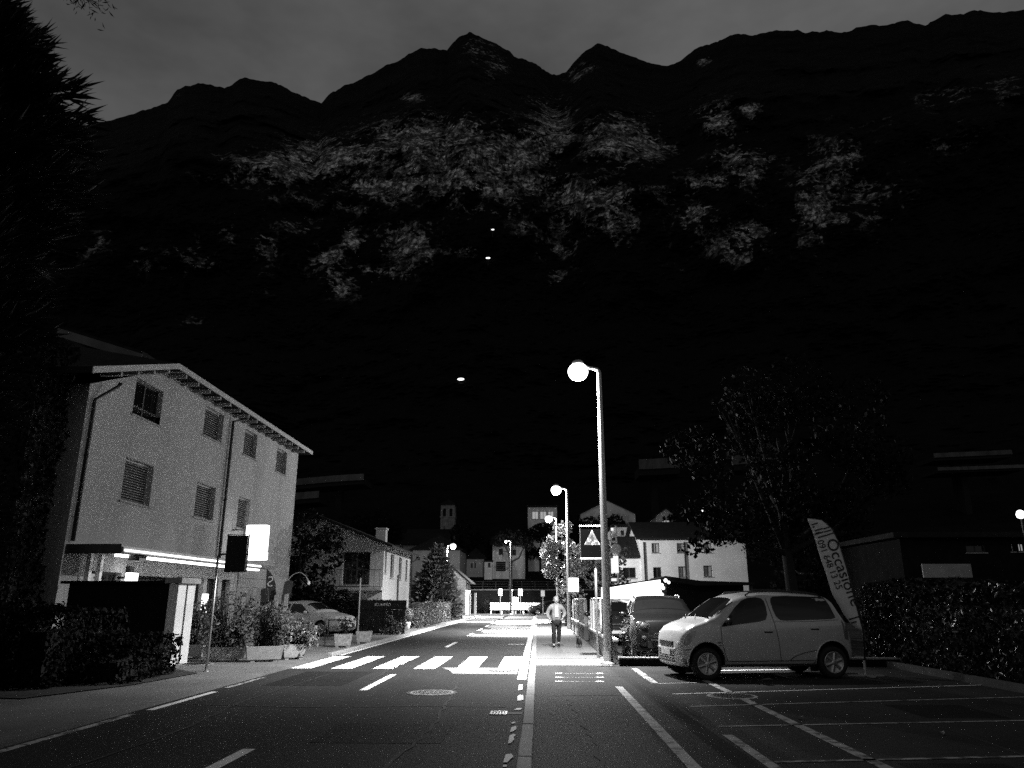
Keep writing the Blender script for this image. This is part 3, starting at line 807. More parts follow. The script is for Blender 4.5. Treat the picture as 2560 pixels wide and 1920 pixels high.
# roof slab with overhang, fascia boards, rafter tails
ov = 0.62
prof = [(yy(18.1), 7.12), (yy(22.55), 8.6), (yy(37.35), 8.6)]
rs = MB()
A = [(p[0], p[1] + 0.03) for p in prof] + [(p[0], p[1] + 0.2) for p in prof[::-1]]
rs.prism(A, D_ + 2 * ov, Matrix.Translation((0, -ov, 0)))
RO = rs.build('roof', M['roof'], MH)
rdg = MB()
rdg.add([(yy(22.55), -ov, 8.805), (yy(37.35), -ov, 8.805), (yy(37.35), D_ + ov, 8.805), (yy(22.55), D_ + ov, 8.805), (yy(25.5), D_ / 2, 10.6), (yy(37.3), D_ / 2, 10.6)], [(0, 1, 5, 4), (1, 2, 5), (2, 3, 4, 5), (3, 0, 4), (3, 2, 1, 0)])
rdg.build('roof_ridge', M['roof'], RO)
for i in range(2):
    p, q = prof[i], prof[i + 1]
    f = MB()
    y0_ = -ov - 0.03
    f.add([(p[0], y0_, p[1] + 0.02), (q[0], y0_, q[1] + 0.02), (q[0], y0_, q[1] + 0.2), (p[0], y0_, p[1] + 0.2), (p[0], -ov - 0.003, p[1] + 0.02), (q[0], -ov - 0.003, q[1] + 0.02), (q[0], -ov - 0.003, q[1] + 0.2), (p[0], -ov - 0.003, p[1] + 0.2)],
          [(0, 1, 2, 3), (7, 6, 5, 4), (0, 4, 5, 1), (3, 2, 6, 7), (0, 3, 7, 4), (1, 5, 6, 2)])
    f.build('fascia_board', M['fascia'], RO)
x = yy(23.2)
while x < yy(37.0):
    MB().box((x - 0.05, -ov + 0.02, 8.5), (x + 0.05, -0.01, 8.62)).build('rafter_tail', M['wood'], RO); x += 0.92
for k in range(5):
    u = 0.4 + k * 0.85; z = 7.12 + (u - yy(18.1)) * (8.6 - 7.12) / (yy(22.55) - yy(18.1))
    MB().box((u - 0.05, -ov + 0.02, z - 0.11), (u + 0.05, -0.01, z + 0.0)).build('rafter_tail', M['wood'], RO)
# downpipes
def dpipe(u, ztop, zbot, eave, name='downpipe'):
    a = MB(); a.tube([(u + 0.35, -ov + 0.1, eave), (u + 0.3, -ov + 0.1, eave - 0.1), (u, -0.09, ztop), (u, -0.09, zbot)], 0.055, 10)
    for z in np.arange(zbot + 0.6, ztop, 1.6): a.lathe([(0.07, 0), (0.07, 0.04)], 10, Matrix.Translation((u, -0.09, z)))
    a.build(name, M['metal_d'], MH, True)
dpipe(yy(28.5), 8.3, 3.0, 8.55); dpipe(yy(19.28), 6.75, 3.0, 7.3)
# canopy over the shop front, with its fluorescent strips
cx0, cx1, cz = yy(19.2), yy(30.6), 2.72
CN = MB().box((cx0, -1.45, cz), (cx1, -0.004, cz + 0.16)).build('canopy', M['plaster_w'], MH)
MB().box((cx0 - 0.03, -1.5, cz - 0.01), (cx1, -1.453, cz + 0.13)).build('canopy_edge', M['concrete'], CN)
MB().box((cx0 - 0.035, -1.45, cz - 0.04), (cx0 - 0.003, 0.0, cz + 0.2)).build('canopy_edge', M['metal_d'], CN)
for u0, u1 in ((cx0 + 0.02, cx0 + 4.2), (cx0 + 4.3, cx0 + 7.8), (cx0 + 7.9, cx1 - 1.6)):
    MB().box((u0, -1.53, cz + 0.03), (u1, -1.503, cz + 0.065)).build('fluorescent_tube', M['tube'], CN)
for u0, u1 in ((cx0 + 0.9, cx0 + 4.6), (cx0 + 4.7, cx0 + 8.4), (cx0 + 8.5, cx1 - 0.1)):
    MB().box((u0, -0.92, cz - 0.06), (u1, -0.78, cz - 0.006)).build('fluorescent_tube', M['tube'], CN)
MB().box((cx0 + 1.2, -1.3, cz - 0.16), (cx0 + 1.6, -1.0, cz - 0.01)).build('junction_box', M['metal_d'], CN)
# white posts standing in for a lit strip of wall, cladding boards by the door, small lit signs
for u in (0.75, 1.25):
    MB().box((u, -0.3, 0.03), (u + 0.12, -0.18, cz - 0.004)).build('lit_strip_post', M['white'], MH)
for k in range(7):
    z = 0.25 + k * 0.36
    MB().box((yy(30.7), -0.05, z), (yy(33.9), -0.006, z + 0.345)).build('cladding_board', M['plaster'], MH)
for (px, py, w, h, lab) in ((330, 1444, 0.5, 0.26, 'lit_sign'), (512, 1508, 0.28, 0.62, 'lit_sign')):
    p = PX(px, py, LBX + 0.4)
    q = MB(); q.rbox((p.y - Y0 - w / 2, -0.45, p.z - h / 2), (p.y - Y0 + w / 2, -0.33, p.z + h / 2), 0.02); so = q.build(lab, M['box'], MH)
    MB().box((p.y - Y0 - 0.03, -0.33, p.z - 0.03), (p.y - Y0 + 0.03, 0.0, p.z + 0.03)).build('bracket', M['metal_d'], so)
MB().box((yy(22.2), -0.12, 2.25), (yy(22.45), -0.004, 2.5)).build('meter_box', M['black'], MH)

# projecting lit sign on the facade
_sg = PX(650, 1330, -10.9)
sg = thing('illuminated_sign', 'glowing white box sign projecting from the pale townhouse', 'sign', (-11.0, _sg.y, 3.1))
MB().rbox((-0.42, -0.13, 0.27), (0.44, 0.13, 1.28), 0.05).build('lightbox', M['box'], sg)
MB().rbox((-0.46, -0.12, -0.06), (0.46, 0.12, 0.24), 0.04).build('lower_lightbox', M['box'], sg)
b_ = MB(); b_.tube([(-1.0, 0, 1.1), (-0.52, 0, 1.1), (-0.52, 0, 0.1), (-1.0, 0, 0.1)], 0.03, 8); b_.box((-0.53, -0.03, 0.7), (-0.425, 0.03, 0.78)); b_.build('bracket', M['black'], sg)
# dark hanging board on a thin post
p0 = G(515, 1679, 0.03)
bp = thing('signboard_post', 'thin metal post carrying a dark hanging signboard in front of the planters', 'sign post', (p0.x, p0.y, 0.03))
a = MB(); a.tube([(0, 0, 0), (0, 0, 2.5)], 0.028, 10); a.lathe([(0.06, 0), (0.05, 0.02)], 10); a.build('post', M['galv'], bp, True)
a = MB(); a.tube([(0, 0, 2.44), (0.04, 0, 2.5), (0.1, 0, 2.53), (0.7, 0, 2.53)], 0.022, 8); a.build('arm', M['black'], bp, True)
a = MB(); a.rbox((0.2, -0.035, 2.15), (0.66, 0.035, 2.95), 0.015); bo = a.build('board', M['black'], bp)
a = MB(); a.tube([(0.19, 0, 2.14), (0.19, 0, 2.97), (0.68, 0, 2.97), (0.68, 0, 2.14), (0.19, 0, 2.14)], 0.02, 8); a.build('frame', M['metal_d'], bo)

# garden wall with lit end pillar
gw = thing('garden_wall', 'dark garden wall with a capped pale end pillar at the forecourt', 'wall', (-9.0, 18.85, 0.03))
MB().box((-2.55, 0, -0.1), (-0.03, 0.22, 1.9)).build('wall_panel', M['dark_wall'], gw)  # near-black panel: the shade of its unlit side put into the colour
MB().box((-2.75, -0.06, 1.904), (-0.14, 0.28, 1.97)).build('coping', M['dark_wall'], gw)
MB().box((-0.027, -0.02, -0.05), (0.2, 0.4, 1.9)).build('pillar', M['white'], gw); MB().box((-0.027, 0.5, -0.05), (0.2, 0.92, 1.9)).build('pillar', M['white'], gw); MB().box((-0.02, 0.403, -0.05), (0.14, 0.497, 1.9)).build('pillar_groove', M['kerb_d'], gw)  # darker filler set back as the groove between the pillars
MB().rbox((-0.13, -0.09, 1.91), (0.3, 1.0, 2.05), 0.015).build('pillar_cap', M['concrete'], gw)

# house behind, only its roof edge catches light
q0, q1 = PY(145, 825, 34), PY(355, 890, 34)
hb = thing('house', 'dark house behind the pale townhouse, only its sloping roof edge showing', 'house', (q1.x - 14, 34.6, 0))
sl = (q0.z - q1.z) / (q1.x - q0.x)
wb = MB(); wb.add([(0, 0, 0), (13, 0, 0), (13, 0, q1.z - 0.3), (13 - (q1.x - q0.x), 0, q0.z - 0.3), (0, 0, q0.z - 2.2)], [(0, 1, 2, 3, 4)]); wb.box((0, 0.05, 0), (13, 9, q1.z - 0.5)); wb.build('wall', M['dark_wall'], hb)
r_ = MB(); xr = 14 - (q1.x - q0.x)
r_.prism([(14, q1.z), (xr, q0.z), (xr - 9, q0.z - 3), (xr - 9, q0.z - 2.8), (xr, q0.z + 0.25), (14, q1.z + 0.25)], 10.5, Matrix.Translation((0, -0.6, 0))); rr = r_.build('roof', M['roof'], hb)
f_ = MB(); f_.add([(14.01, -0.64, q1.z - 0.32), (xr, -0.64, q0.z - 0.32), (xr, -0.64, q0.z + 0.1), (14.01, -0.64, q1.z + 0.1), (14.01, -0.603, q1.z - 0.32), (xr, -0.603, q0.z - 0.32), (xr, -0.603, q0.z + 0.1), (14.01, -0.603, q1.z + 0.1)], [(0, 1, 2, 3), (4, 7, 6, 5), (0, 4, 5, 1), (2, 6, 7, 3), (0, 3, 7, 4), (1, 5, 6, 2)]); f_.build('verge_board', M['viad'], rr)
# ================================================================== cars
def interp(ctrl, s):
    xs = [c[0] for c in ctrl]
    return [float(np.interp(s, xs, [c[k] for c in ctrl])) for k in range(1, len(ctrl[0]))]
class Car:
    """ctrl: (s, zbot, ztop, half width, half width at the roof edge, belt height); s runs from nose to tail, front axle at s=0"""
    def __init__(self, ctrl):
        self.c = ctrl
    def ring(self, s):
        zb, zt, w, wt, belt = interp(self.c, s)
        low = zt < belt + 0.16
        if low:
            b = zt - 0.10
            wr = w * 0.90
            return [(0, zb), (w * .8, zb), (w * .955, zb + .05), (w * .99, zb + .14), (w, zb + (b - zb) * .45), (w * .99, zb + (b - zb) * .72), (w * .975, b - .02), (w * .965, b + .015), (w * .95, b + .04), (w * .92, zt - .035), (wr * .93, zt - .012), (w * .7, zt), (w * .4, zt + .012), (0, zt + .016)]
        g = zt - belt
        return [(0, zb), (w * .8, zb), (w * .955, zb + .05), (w * .99, zb + .14), (w, zb + (belt - zb) * .45), (w * .995, zb + (belt - zb) * .75), (w * .98, belt), (w * .965, belt + .02), (w + (wt - w) * .35, belt + g * .35), (w + (wt - w) * .72, belt + g * .7), (wt, zt - .075), (wt * .93, zt - .028), (wt * .6, zt + .006), (0, zt + .02)]
    def W(self, s, z):
        r = self.ring(s)[2:12]
        zs = [p[1] for p in r]; ys = [p[0] for p in r]
        return float(np.interp(z, zs, ys))
    def T(self, s, y):
        r = self.ring(s)[10:]
        return float(np.interp(abs(y), [p[0] for p in r[::-1]], [p[1] for p in r[::-1]]))
    def body(self, m, parent, wheels, ar, arw=0.3, name='body'):
        s0, s1 = self.c[0][0], self.c[-1][0]
        ss = sorted(set([c[0] for c in self.c] + list(np.linspace(s0, s1, 34))))
        vs, fs = [], []
        n = 27
        for s in ss:
            r = self.ring(s)
            full = [(-y, z) for y, z in r[::-1]] + r[1:]
            full = full[:-1] if False else full
            vs += [(s, y, z) for y, z in full]
            n = len(full)
        # ring: from top centre down the left side to the bottom centre and up the right side; first and last coincide at the top
        for i in range(len(ss) - 1):
            for j in range(n - 1):
                fs.append((i * n + j, i * n + j + 1, (i + 1) * n + j + 1, (i + 1) * n + j))
        fs.append(tuple(range(n - 1))[::-1]); fs.append(tuple((len(ss) - 1) * n + j for j in range(n - 1)))
        me = bpy.data.meshes.new(name); me.from_pydata(vs, [], fs)
        bm = bmesh.new(); bm.from_mesh(me)
        bmesh.ops.remove_doubles(bm, verts=bm.verts, dist=0.0005)
        bmesh.ops.recalc_face_normals(bm, faces=bm.faces)
        bm.to_mesh(me); bm.free()
        o = link(me, name, m)
        sub = o.modifiers.new('s', 'SUBSURF'); sub.levels = 1; sub.render_levels = 1
        cuts = []
        for s in wheels:
            for sd in (-1, 1):
                c = MB(); yo = sd * (self.W(s, 0.4) + 0.2); yi = sd * (self.W(s, 0.4) - arw)
                c.lathe([(ar, min(yo, yi)), (ar, max(yo, yi))], 32, Matrix.Translation((s, 0, ar * 0.93)) @ Matrix.Rotation(R(-90), 4, 'X'))
                co = c.build('cut', None); cuts.append(co)
                b = o.modifiers.new('b', 'BOOLEAN'); b.operation = 'DIFFERENCE'; b.object = co; b.solver = 'EXACT'
        dg = bpy.context.evaluated_depsgraph_get()
        me2 = bpy.data.meshes.new_from_object(o.evaluated_get(dg))
        o.modifiers.clear(); o.data = me2
        me2.name = name
        for c in cuts: bpy.data.objects.remove(c)
        o.parent = parent
        me2.polygons.foreach_set('use_smooth', [True] * len(me2.polygons))
        me2.set_sharp_from_angle(angle=R(38))
        for s in wheels:
            for sd in (-1, 1):
                c = MB(); ya = self.W(s, 0.4) - arw + 0.003; yb = self.W(s, 0.4) - 0.03
                n_ = 28; V = []
                for k in range(n_ + 1):
                    q = math.pi * (1.12 * k / n_ - 0.06)
                    for y in (ya, yb): V.append((s + (ar - .006) * math.cos(q), sd * y, ar * .93 + (ar - .006) * math.sin(q)))
                c.add(V, [(2 * k, 2 * k + 1, 2 * k + 3, 2 * k + 2) for k in range(n_)])
                c.add([(s - ar + .01, sd * ya, 0.12), (s + ar - .01, sd * ya, 0.12), (s + ar - .01, sd * ya, ar * 1.9), (s - ar + .01, sd * ya, ar * 1.9)], [(0, 1, 2, 3)])
                c.build('wheel_arch', M['blackm'], o, True)
        return o
    def side(self, poly, off, m, parent, name, sd=-1, th=0.0, cuts=3):
        bm = bmesh.new()
        f = bm.faces.new([bm.verts.new((p[0], 0, p[1])) for p in poly])
        bmesh.ops.triangulate(bm, faces=[f])
        bmesh.ops.subdivide_edges(bm, edges=bm.edges[:], cuts=cuts, use_grid_fill=True)
        for v in bm.verts: v.co.y = sd * (self.W(v.co.x, v.co.z) + off)
        bmesh.ops.recalc_face_normals(bm, faces=bm.faces)
        me = bpy.data.meshes.new(name); bm.to_mesh(me); bm.free()
        # normals outward
        if sum(p.normal.y for p in me.polygons) * sd < 0: me.flip_normals()
        return link(me, name, m, parent, True)
    def seam(self, pts, w, m, parent, name='seam', sd=-1, off=0.003, n=10):
        P = []
        for a, b in zip(pts[:-1], pts[1:]):
            for k in range(n): P.append((a[0] + (b[0] - a[0]) * k / n, a[1] + (b[1] - a[1]) * k / n))
        P.append(pts[-1])
        V, Fc = [], []
        for i, p in enumerate(P):
            q0, q1 = P[max(0, i - 1)], P[min(len(P) - 1, i + 1)]
            t = Vector((q1[0] - q0[0], q1[1] - q0[1])); t.normalize(); nn = Vector((-t.y, t.x)) * w / 2
            for k in (-1, 1):
                s, z = p[0] + nn.x * k, p[1] + nn.y * k
                V.append((s, sd * (self.W(s, z) + off), z))
        Fc = [(2 * i, 2 * i + 1, 2 * i + 3, 2 * i + 2) for i in range(len(P) - 1)]
        return MB().add(V, Fc).build(name, m, parent, fix=False)
    def topglass(self, sa, sb, yfa, yfb, m, parent, name, off=0.006, n=10):
        V = []
        for i in range(n + 1):
            s = sa + (sb - sa) * i / n
            yf = yfa + (yfb - yfa) * i / n
            r = self.ring(s); wmax = r[10][0]
            for k in range(-6, 7):
                y = k / 6 * wmax * yf
                V.append((s, y, self.T(s, y) + off))
        return MB().add(V, [(i * 13 + k, i * 13 + k + 1, (i + 1) * 13 + k + 1, (i + 1) * 13 + k) for i in range(n) for k in range(12)]).build(name, m, parent, True)
def wheel(parent, s, y, sd, r, rr, spokes=6, w=0.19):
    """axis along y, outer face towards sd"""
    Mx = Matrix.Translation((s, y, r)) @ Matrix.Rotation(R(90) * sd * -1, 4, 'X')   # local z -> outward
    t = MB(); t.lathe([(rr * 0.98, -w), (r * .93, -w), (r, -w + .03), (r, -.03), (r * .94, 0.0), (rr * 1.03, 0.004), (rr, -.02), (rr, -w)], 36, Mx)
    wo = t.build('wheel', M['rubber'], parent, True)
    k = MB(); k.lathe([(rr * .9, -.02), (rr * 1.0, -.004), (rr * 1.0, .006), (rr * .9, .0), (rr * .86, -.04), (rr * .86, -.05)], 36, Mx)
    for i in range(spokes):
        a = 2 * math.pi * i / spokes + 0.3
        L_ = Mx @ Matrix.Rotation(a, 4, 'Z')
        k.add([L_ @ Vector(q) for q in ((rr * .12, -rr * .13, .002), (rr * .9, -rr * .17, -.012), (rr * .9, rr * .17, -.012), (rr * .12, rr * .13, .002), (rr * .12, -rr * .1, -.03), (rr * .9, -rr * .12, -.04), (rr * .9, rr * .12, -.04), (rr * .12, rr * .1, -.03))],
              [(0, 1, 2, 3), (7, 6, 5, 4), (0, 4, 5, 1), (2, 6, 7, 3)])
    k.lathe([(rr * .27, -.03), (rr * .27, .004), (rr * .2, .012), (rr * .05, .014)], 18, Mx)
    k.build('rim', M['alloy'], wo, True)
    d = MB(); d.lathe([(rr * .84, -.07), (rr * .84, -.06)], 24, Mx); d.build('brake_disc', M['blackm'], wo)
    return wo
M['alloy'] = mat('alloy', 0.55, 0.3, 0.1, 8, metal=0.7)
M['silver'] = mat('silver_paint', 0.58, 0.32, 0.06, 6, metal=0.25, coat=0.6)
M['grey_car'] = mat('grey_paint', 0.008, 0.3, 0.08, 6, metal=0.2, coat=0.4)
M['dark_car'] = mat('dark_paint', 0.02, 0.25, 0.08, 6, metal=0.2, coat=0.8)
M['white_car'] = mat('pale_paint', 0.55, 0.3, 0.05, 6, coat=0.6)
M['plastic'] = mat('bumper_plastic', 0.02, 0.6, 0.2, 10)
M['lens'] = mat('headlamp_glass', 0.2, 0.08, 0.85, 14, metal=0.5, coat=1.0)
M['tail'] = mat('tail_lamp', 0.12, 0.15, 0.2, 10, coat=0.8)
M['skin'] = mat('skin', 0.42, 0.55, 0.06, 8); M['jacket'] = mat('jacket', 0.26, 0.85, 0.35, 9, 0.9, 14); M['trouser'] = mat('trouser', 0.012, 0.85, 0.3, 8); M['hair'] = mat('hair', 0.35, 0.6, 0.25, 30); M['fur'] = mat('fur', 0.04, 0.8, 0.5, 20)

# ---- the silver van
VC = [(-0.935, 0.34, 0.56, 0.40, 0.34, 1.1), (-0.92, 0.28, 0.66, 0.52, 0.44, 1.1), (-0.87, 0.24, 0.80, 0.65, 0.55, 1.1), (-0.78, 0.23, 0.925, 0.745, 0.62, 1.1), (-0.60, 0.22, 1.03, 0.805, 0.66, 1.1), (-0.36, 0.21, 1.105, 0.825, 0.68, 1.1), (-0.1, 0.21, 1.15, 0.83, 0.68, 1.1),
      (0.06, 0.21, 1.19, 0.83, 0.68, 1.09), (0.2, 0.21, 1.29, 0.83, 0.67, 1.08), (0.44, 0.21, 1.47, 0.83, 0.66, 1.07), (0.7, 0.21, 1.63, 0.83, 0.655, 1.07), (0.9, 0.21, 1.69, 0.83, 0.66, 1.07), (1.28, 0.21, 1.735, 0.83, 0.665, 1.07), (1.9, 0.21, 1.735, 0.83, 0.665, 1.07), (2.5, 0.22, 1.70, 0.825, 0.66, 1.07),
      (2.78, 0.24, 1.66, 0.81, 0.645, 1.07), (2.9, 0.26, 1.58, 0.80, 0.62, 1.07), (3.0, 0.28, 1.40, 0.785, 0.62, 1.06), (3.1, 0.30, 1.12, 0.77, 0.6, 1.02), (3.17, 0.32, 0.95, 0.74, 0.6, 1.0), (3.2, 0.36, 0.7, 0.68, 0.55, 1.0)]
pf, pr = G(1770, 1701, SW), G(2087, 1696.2, SW)
dv = (pr - pf); VH = math.atan2(dv.y, dv.x); VWB = dv.length
vn = Vector((-math.sin(VH), math.cos(VH), 0))
van = thing('parked_van', 'silver compact van with tinted rear windows and roof rails parked across the bays', 'van', tuple(pf + vn * 0.74), VH)
van.location.z = SW
NF = 0.58
VC = [(c[0] * VWB / 2.7 if c[0] > 0 else c[0] * NF,) + (c[1], c[2] * 0.94, c[3] * 0.975, c[4], c[5] * 0.94) for c in VC]
kx = VWB / 2.7
vc = Car(VC)
vb = vc.body(M['silver'], van, (0.0, VWB), 0.365)
for s in (0.0, VWB):
    for sd in (-1, 1): wheel(van, s, sd * 0.79, sd, 0.30, 0.205)
def vpx(cx, cy):
    """a point on the van's near side, from the enlarged crop of the photograph"""
    s_ = (cx - 585) / 404.0
    return (s_ * (VWB / 2.7) if s_ > 0 else s_ * (NF + 0.14 * (1 + s_)), (1560 - (cx - 585) * 0.023 - cy) / 447.0)
for sd in (-1, 1):
    vc.side([vpx(*p) for p in ((722, 1116), (790, 1035), (860, 955), (930, 893), (985, 868), (1060, 860), (1105, 868), (1125, 890), (1134, 940), (1132, 1010), (1112, 1052), (1060, 1068), (900, 1092))], 0.006, M['glass_c'], vb, 'side_window', sd)
    vc.side([vpx(*p) for p in ((1182, 900), (1190, 866), (1215, 850), (1300, 843), (1500, 842), (1680, 846), (1715, 930), (1742, 1020), (1700, 1034), (1480, 1046), (1290, 1056), (1240, 1050), (1208, 1020), (1190, 960))], 0.006, M['glass_c'], vb, 'side_window', sd)
    vc.seam([vpx(*p) for p in ((716, 1116), (716, 1250), (738, 1340), (752, 1400))], 0.011, M['blackm'], vb, 'door_seam', sd)
    vc.seam([vpx(*p) for p in ((1142, 866), (1160, 960), (1185, 1080), (1205, 1220), (1212, 1400))], 0.011, M['blackm'], vb, 'door_seam', sd)
    vc.seam([vpx(*p) for p in ((755, 1403), (1000, 1398), (1280, 1390), (1500, 1385))], 0.014, M['chrome'] if sd < 0 else M['blackm'], vb, 'sill_trim', sd)
    vc.seam([vpx(*p) for p in ((735, 1432), (1000, 1428), (1280, 1422), (1500, 1418))], 0.02, M['blackm'], vb, 'sill_gap', sd)
    vc.seam([vpx(*p) for p in ((1285, 1390), (1330, 1355), (1420, 1322), (1550, 1296))], 0.016, M['chrome'] if sd < 0 else M['silver'], vb, 'crease_highlight', sd, 0.005)  # chrome strip on the near side paints the crease's highlight
    vc.seam([vpx(*p) for p in ((1545, 1300), (1525, 1350), (1500, 1420))], 0.012, M['blackm'], vb, 'arch_seam', sd)
    vc.seam([vpx(*p) for p in ((300, 1318), (400, 1312), (470, 1300))], 0.012, M['blackm'], vb, 'bumper_seam', sd)
    vc.seam([vpx(*p) for p in ((1180, 1068), (1480, 1060), (1760, 1040))], 0.008, M['blackm'], vb, 'slider_rail', sd)
    for px_, py_ in ((1125, 1144), (1535, 1112)):
        s, z = vpx(px_, py_); y = vc.W(s, z)
        h_ = MB(); h_.rbox((s - 0.09, -0.016, z - 0.02), (s + 0.09, 0.016, z + 0.02), 0.012, Matrix.Translation((0, sd * (y + 0.014), 0))); h_.build('door_handle', M['silver'], vb, True)
        MB().box((s - 0.085, sd * (y + 0.001) - 0.004, z - 0.04), (s + 0.085, sd * (y + 0.001) + 0.004, z - 0.018)).build('handle_recess', M['blackm'], vb)
    for py_ in (1250, 1274):
        s, z = vpx(692, py_); y = vc.W(s, z)
        MB().box((s - 0.035, sd * y - 0.008, z - 0.012), (s + 0.035, sd * y + 0.008, z + 0.012)).build('badge', M['chrome'], vb)
    # headlamp, fog lamp, tail lamp
    vc.side([vpx(*p) for p in ((290, 1275), (305, 1235), (345, 1190), (410, 1162), (462, 1158), (468, 1180), (430, 1222), (370, 1262), (325, 1285))], 0.012, M['lens'], vb, 'headlamp', sd)
    vc.side([vpx(*p) for p in ((1815, 1000), (1795, 1060), (1800, 1200), (1835, 1210), (1840, 1100))], 0.008, M['tail'], vb, 'tail_lamp', sd)
    f_ = MB(); s, z = vpx(300, 1410); f_.ell((s + 0.02, sd * (vc.W(s, z) - 0.01), z), (0.07, 0.03, 0.06)); f_.build('fog_lamp', M['lens'], vb, True)
    # arch lips
    for s in (0.0, VWB):
        P = []
        for k in range(25):
            q = math.pi * (k / 24 * 1.0); ss_, zz = s + 0.375 * math.cos(q), 0.365 * .93 + 0.375 * math.sin(q)
            P.append((ss_, sd * (vc.W(ss_, zz) + 0.002), zz))
        MB().tube(P, 0.014, 6).build('arch_lip', M['silver'], vb, True)
    # roof rail
    P = [(s_, sd * 0.60, vc.T(s_, 0.60) + h_) for s_, h_ in ((0.98, 0.0), (1.08, 0.05), (1.6, 0.06), (2.2, 0.06), (2.55, 0.05), (2.66, 0.0))]
    MB().tube([(p[0] * kx, p[1], p[2]) for p in P], 0.017, 8).build('roof_rail', M['metal_d'], vb, True)
    # mirror
    mm = MB(); s, z = vpx(770, 1075); mm.ell((s, sd * (vc.W(s, z) + 0.13), z), (0.06, 0.1, 0.075)); mm.box((s - 0.02, sd * (vc.W(s, z) + 0.03) - 0.05, z - 0.05), (s + 0.02, sd * (vc.W(s, z) + 0.03) + 0.05, z - 0.02)); mm.build('wing_mirror', M['black'], vb, True)
vc.topglass(0.10, 0.66, 1.04, 1.0, M['glass_c'], vb, 'windscreen')
vc.topglass(2.94 * kx, 3.08 * kx, 0.9, 0.95, M['glass_c'], vb, 'rear_window')
# wipers, bonnet seam, grille, plate
for y in (-0.25, 0.3):
    MB().tube([(0.0, y, 1.115), (0.1, y + 0.2, 1.17), (0.16, y + 0.35, 1.215)], 0.008, 6).build('wiper', M['black'], vb)
MB().box((-0.556, -0.36, 0.62), (-0.504, 0.36, 0.70)).build('grille', M['plastic'], vb)
g_ = MB(); g_.rbox((-0.560, -0.5, 0.53), (-0.464, 0.5, 0.58), 0.02); g_.build('bumper_strip', M['silver'], vb, True)
for k in range(4):
    MB().box((-0.554, -0.42, 0.32 + k * 0.05), (-0.522, 0.42, 0.342 + k * 0.05)).build('grille_bar', M['plastic'], vb)
MB().box((-0.563, -0.26, 0.44), (-0.542, 0.26, 0.55)).build('number_plate', M['white'], vb)
# seats seen through the glass
for y in (-0.38, 0.38):
    a = MB(); a.rbox((1.0, y - 0.22, 0.55), (1.2, y + 0.22, 1.25), 0.06); a.rbox((1.03, y - 0.12, 1.2), (1.13, y + 0.12, 1.36), 0.04); a.build('seat', M['plastic'], vb, True)

# ---- other cars
MPV = [(-0.93, 0.36, 0.6, 0.62, 0.5, 1.05), (-0.9, 0.25, 0.8, 0.74, 0.6, 1.05), (-0.8, 0.22, 0.98, 0.83, 0.7, 1.05), (-0.6, 0.21, 1.05, 0.87, 0.7, 1.05), (-0.2, 0.2, 1.1, 0.89, 0.72, 1.06), (0.12, 0.2, 1.15, 0.89, 0.72, 1.06), (0.3, 0.2, 1.26, 0.89, 0.7, 1.05), (0.75, 0.2, 1.47, 0.89, 0.68, 1.05), (1.0, 0.2, 1.55, 0.89, 0.68, 1.05), (1.8, 0.2, 1.6, 0.89, 0.68, 1.05), (2.7, 0.22, 1.56, 0.88, 0.67, 1.05), (3.05, 0.26, 1.45, 0.86, 0.65, 1.05), (3.2, 0.3, 1.15, 0.82, 0.65, 1.02), (3.27, 0.34, 0.9, 0.74, 0.6, 1.0)]
HATCH = [(-0.85, 0.36, 0.55, 0.55, 0.45, .95), (-0.8, 0.26, 0.72, 0.7, 0.55, .95), (-0.65, 0.2, 0.84, 0.8, 0.62, .95), (-0.2, 0.19, 0.93, 0.84, 0.66, .95), (0.2, 0.19, 1.0, 0.85, 0.66, .95), (0.4, 0.19, 1.12, 0.85, 0.64, .94), (0.95, 0.19, 1.4, 0.85, 0.62, .93), (1.5, 0.19, 1.48, 0.85, 0.62, .93), (2.3, 0.2, 1.45, 0.85, 0.61, .94), (2.75, 0.22, 1.36, 0.83, 0.6, .95), (3.0, 0.26, 1.1, 0.8, 0.6, .98), (3.12, 0.3, 0.85, 0.75, 0.58, .95), (3.16, 0.36, 0.62, 0.66, 0.5, .9)]
ESTATE = [(-0.9, 0.36, 0.58, 0.55, 0.45, 1.0), (-0.85, 0.26, 0.76, 0.72, 0.55, 1.0), (-0.65, 0.22, 0.9, 0.84, 0.66, 1.0), (-0.2, 0.21, 1.0, 0.88, 0.7, 1.0), (0.25, 0.21, 1.06, 0.88, 0.7, 1.0), (0.5, 0.21, 1.22, 0.88, 0.68, 1.0), (1.05, 0.21, 1.52, 0.88, 0.66, 1.0), (1.6, 0.21, 1.6, 0.88, 0.66, 1.0), (2.6, 0.22, 1.58, 0.88, 0.65, 1.0), (3.15, 0.24, 1.5, 0.86, 0.64, 1.0), (3.35, 0.28, 1.2, 0.83, 0.62, 1.0), (3.45, 0.34, 0.8, 0.75, 0.6, .95)]
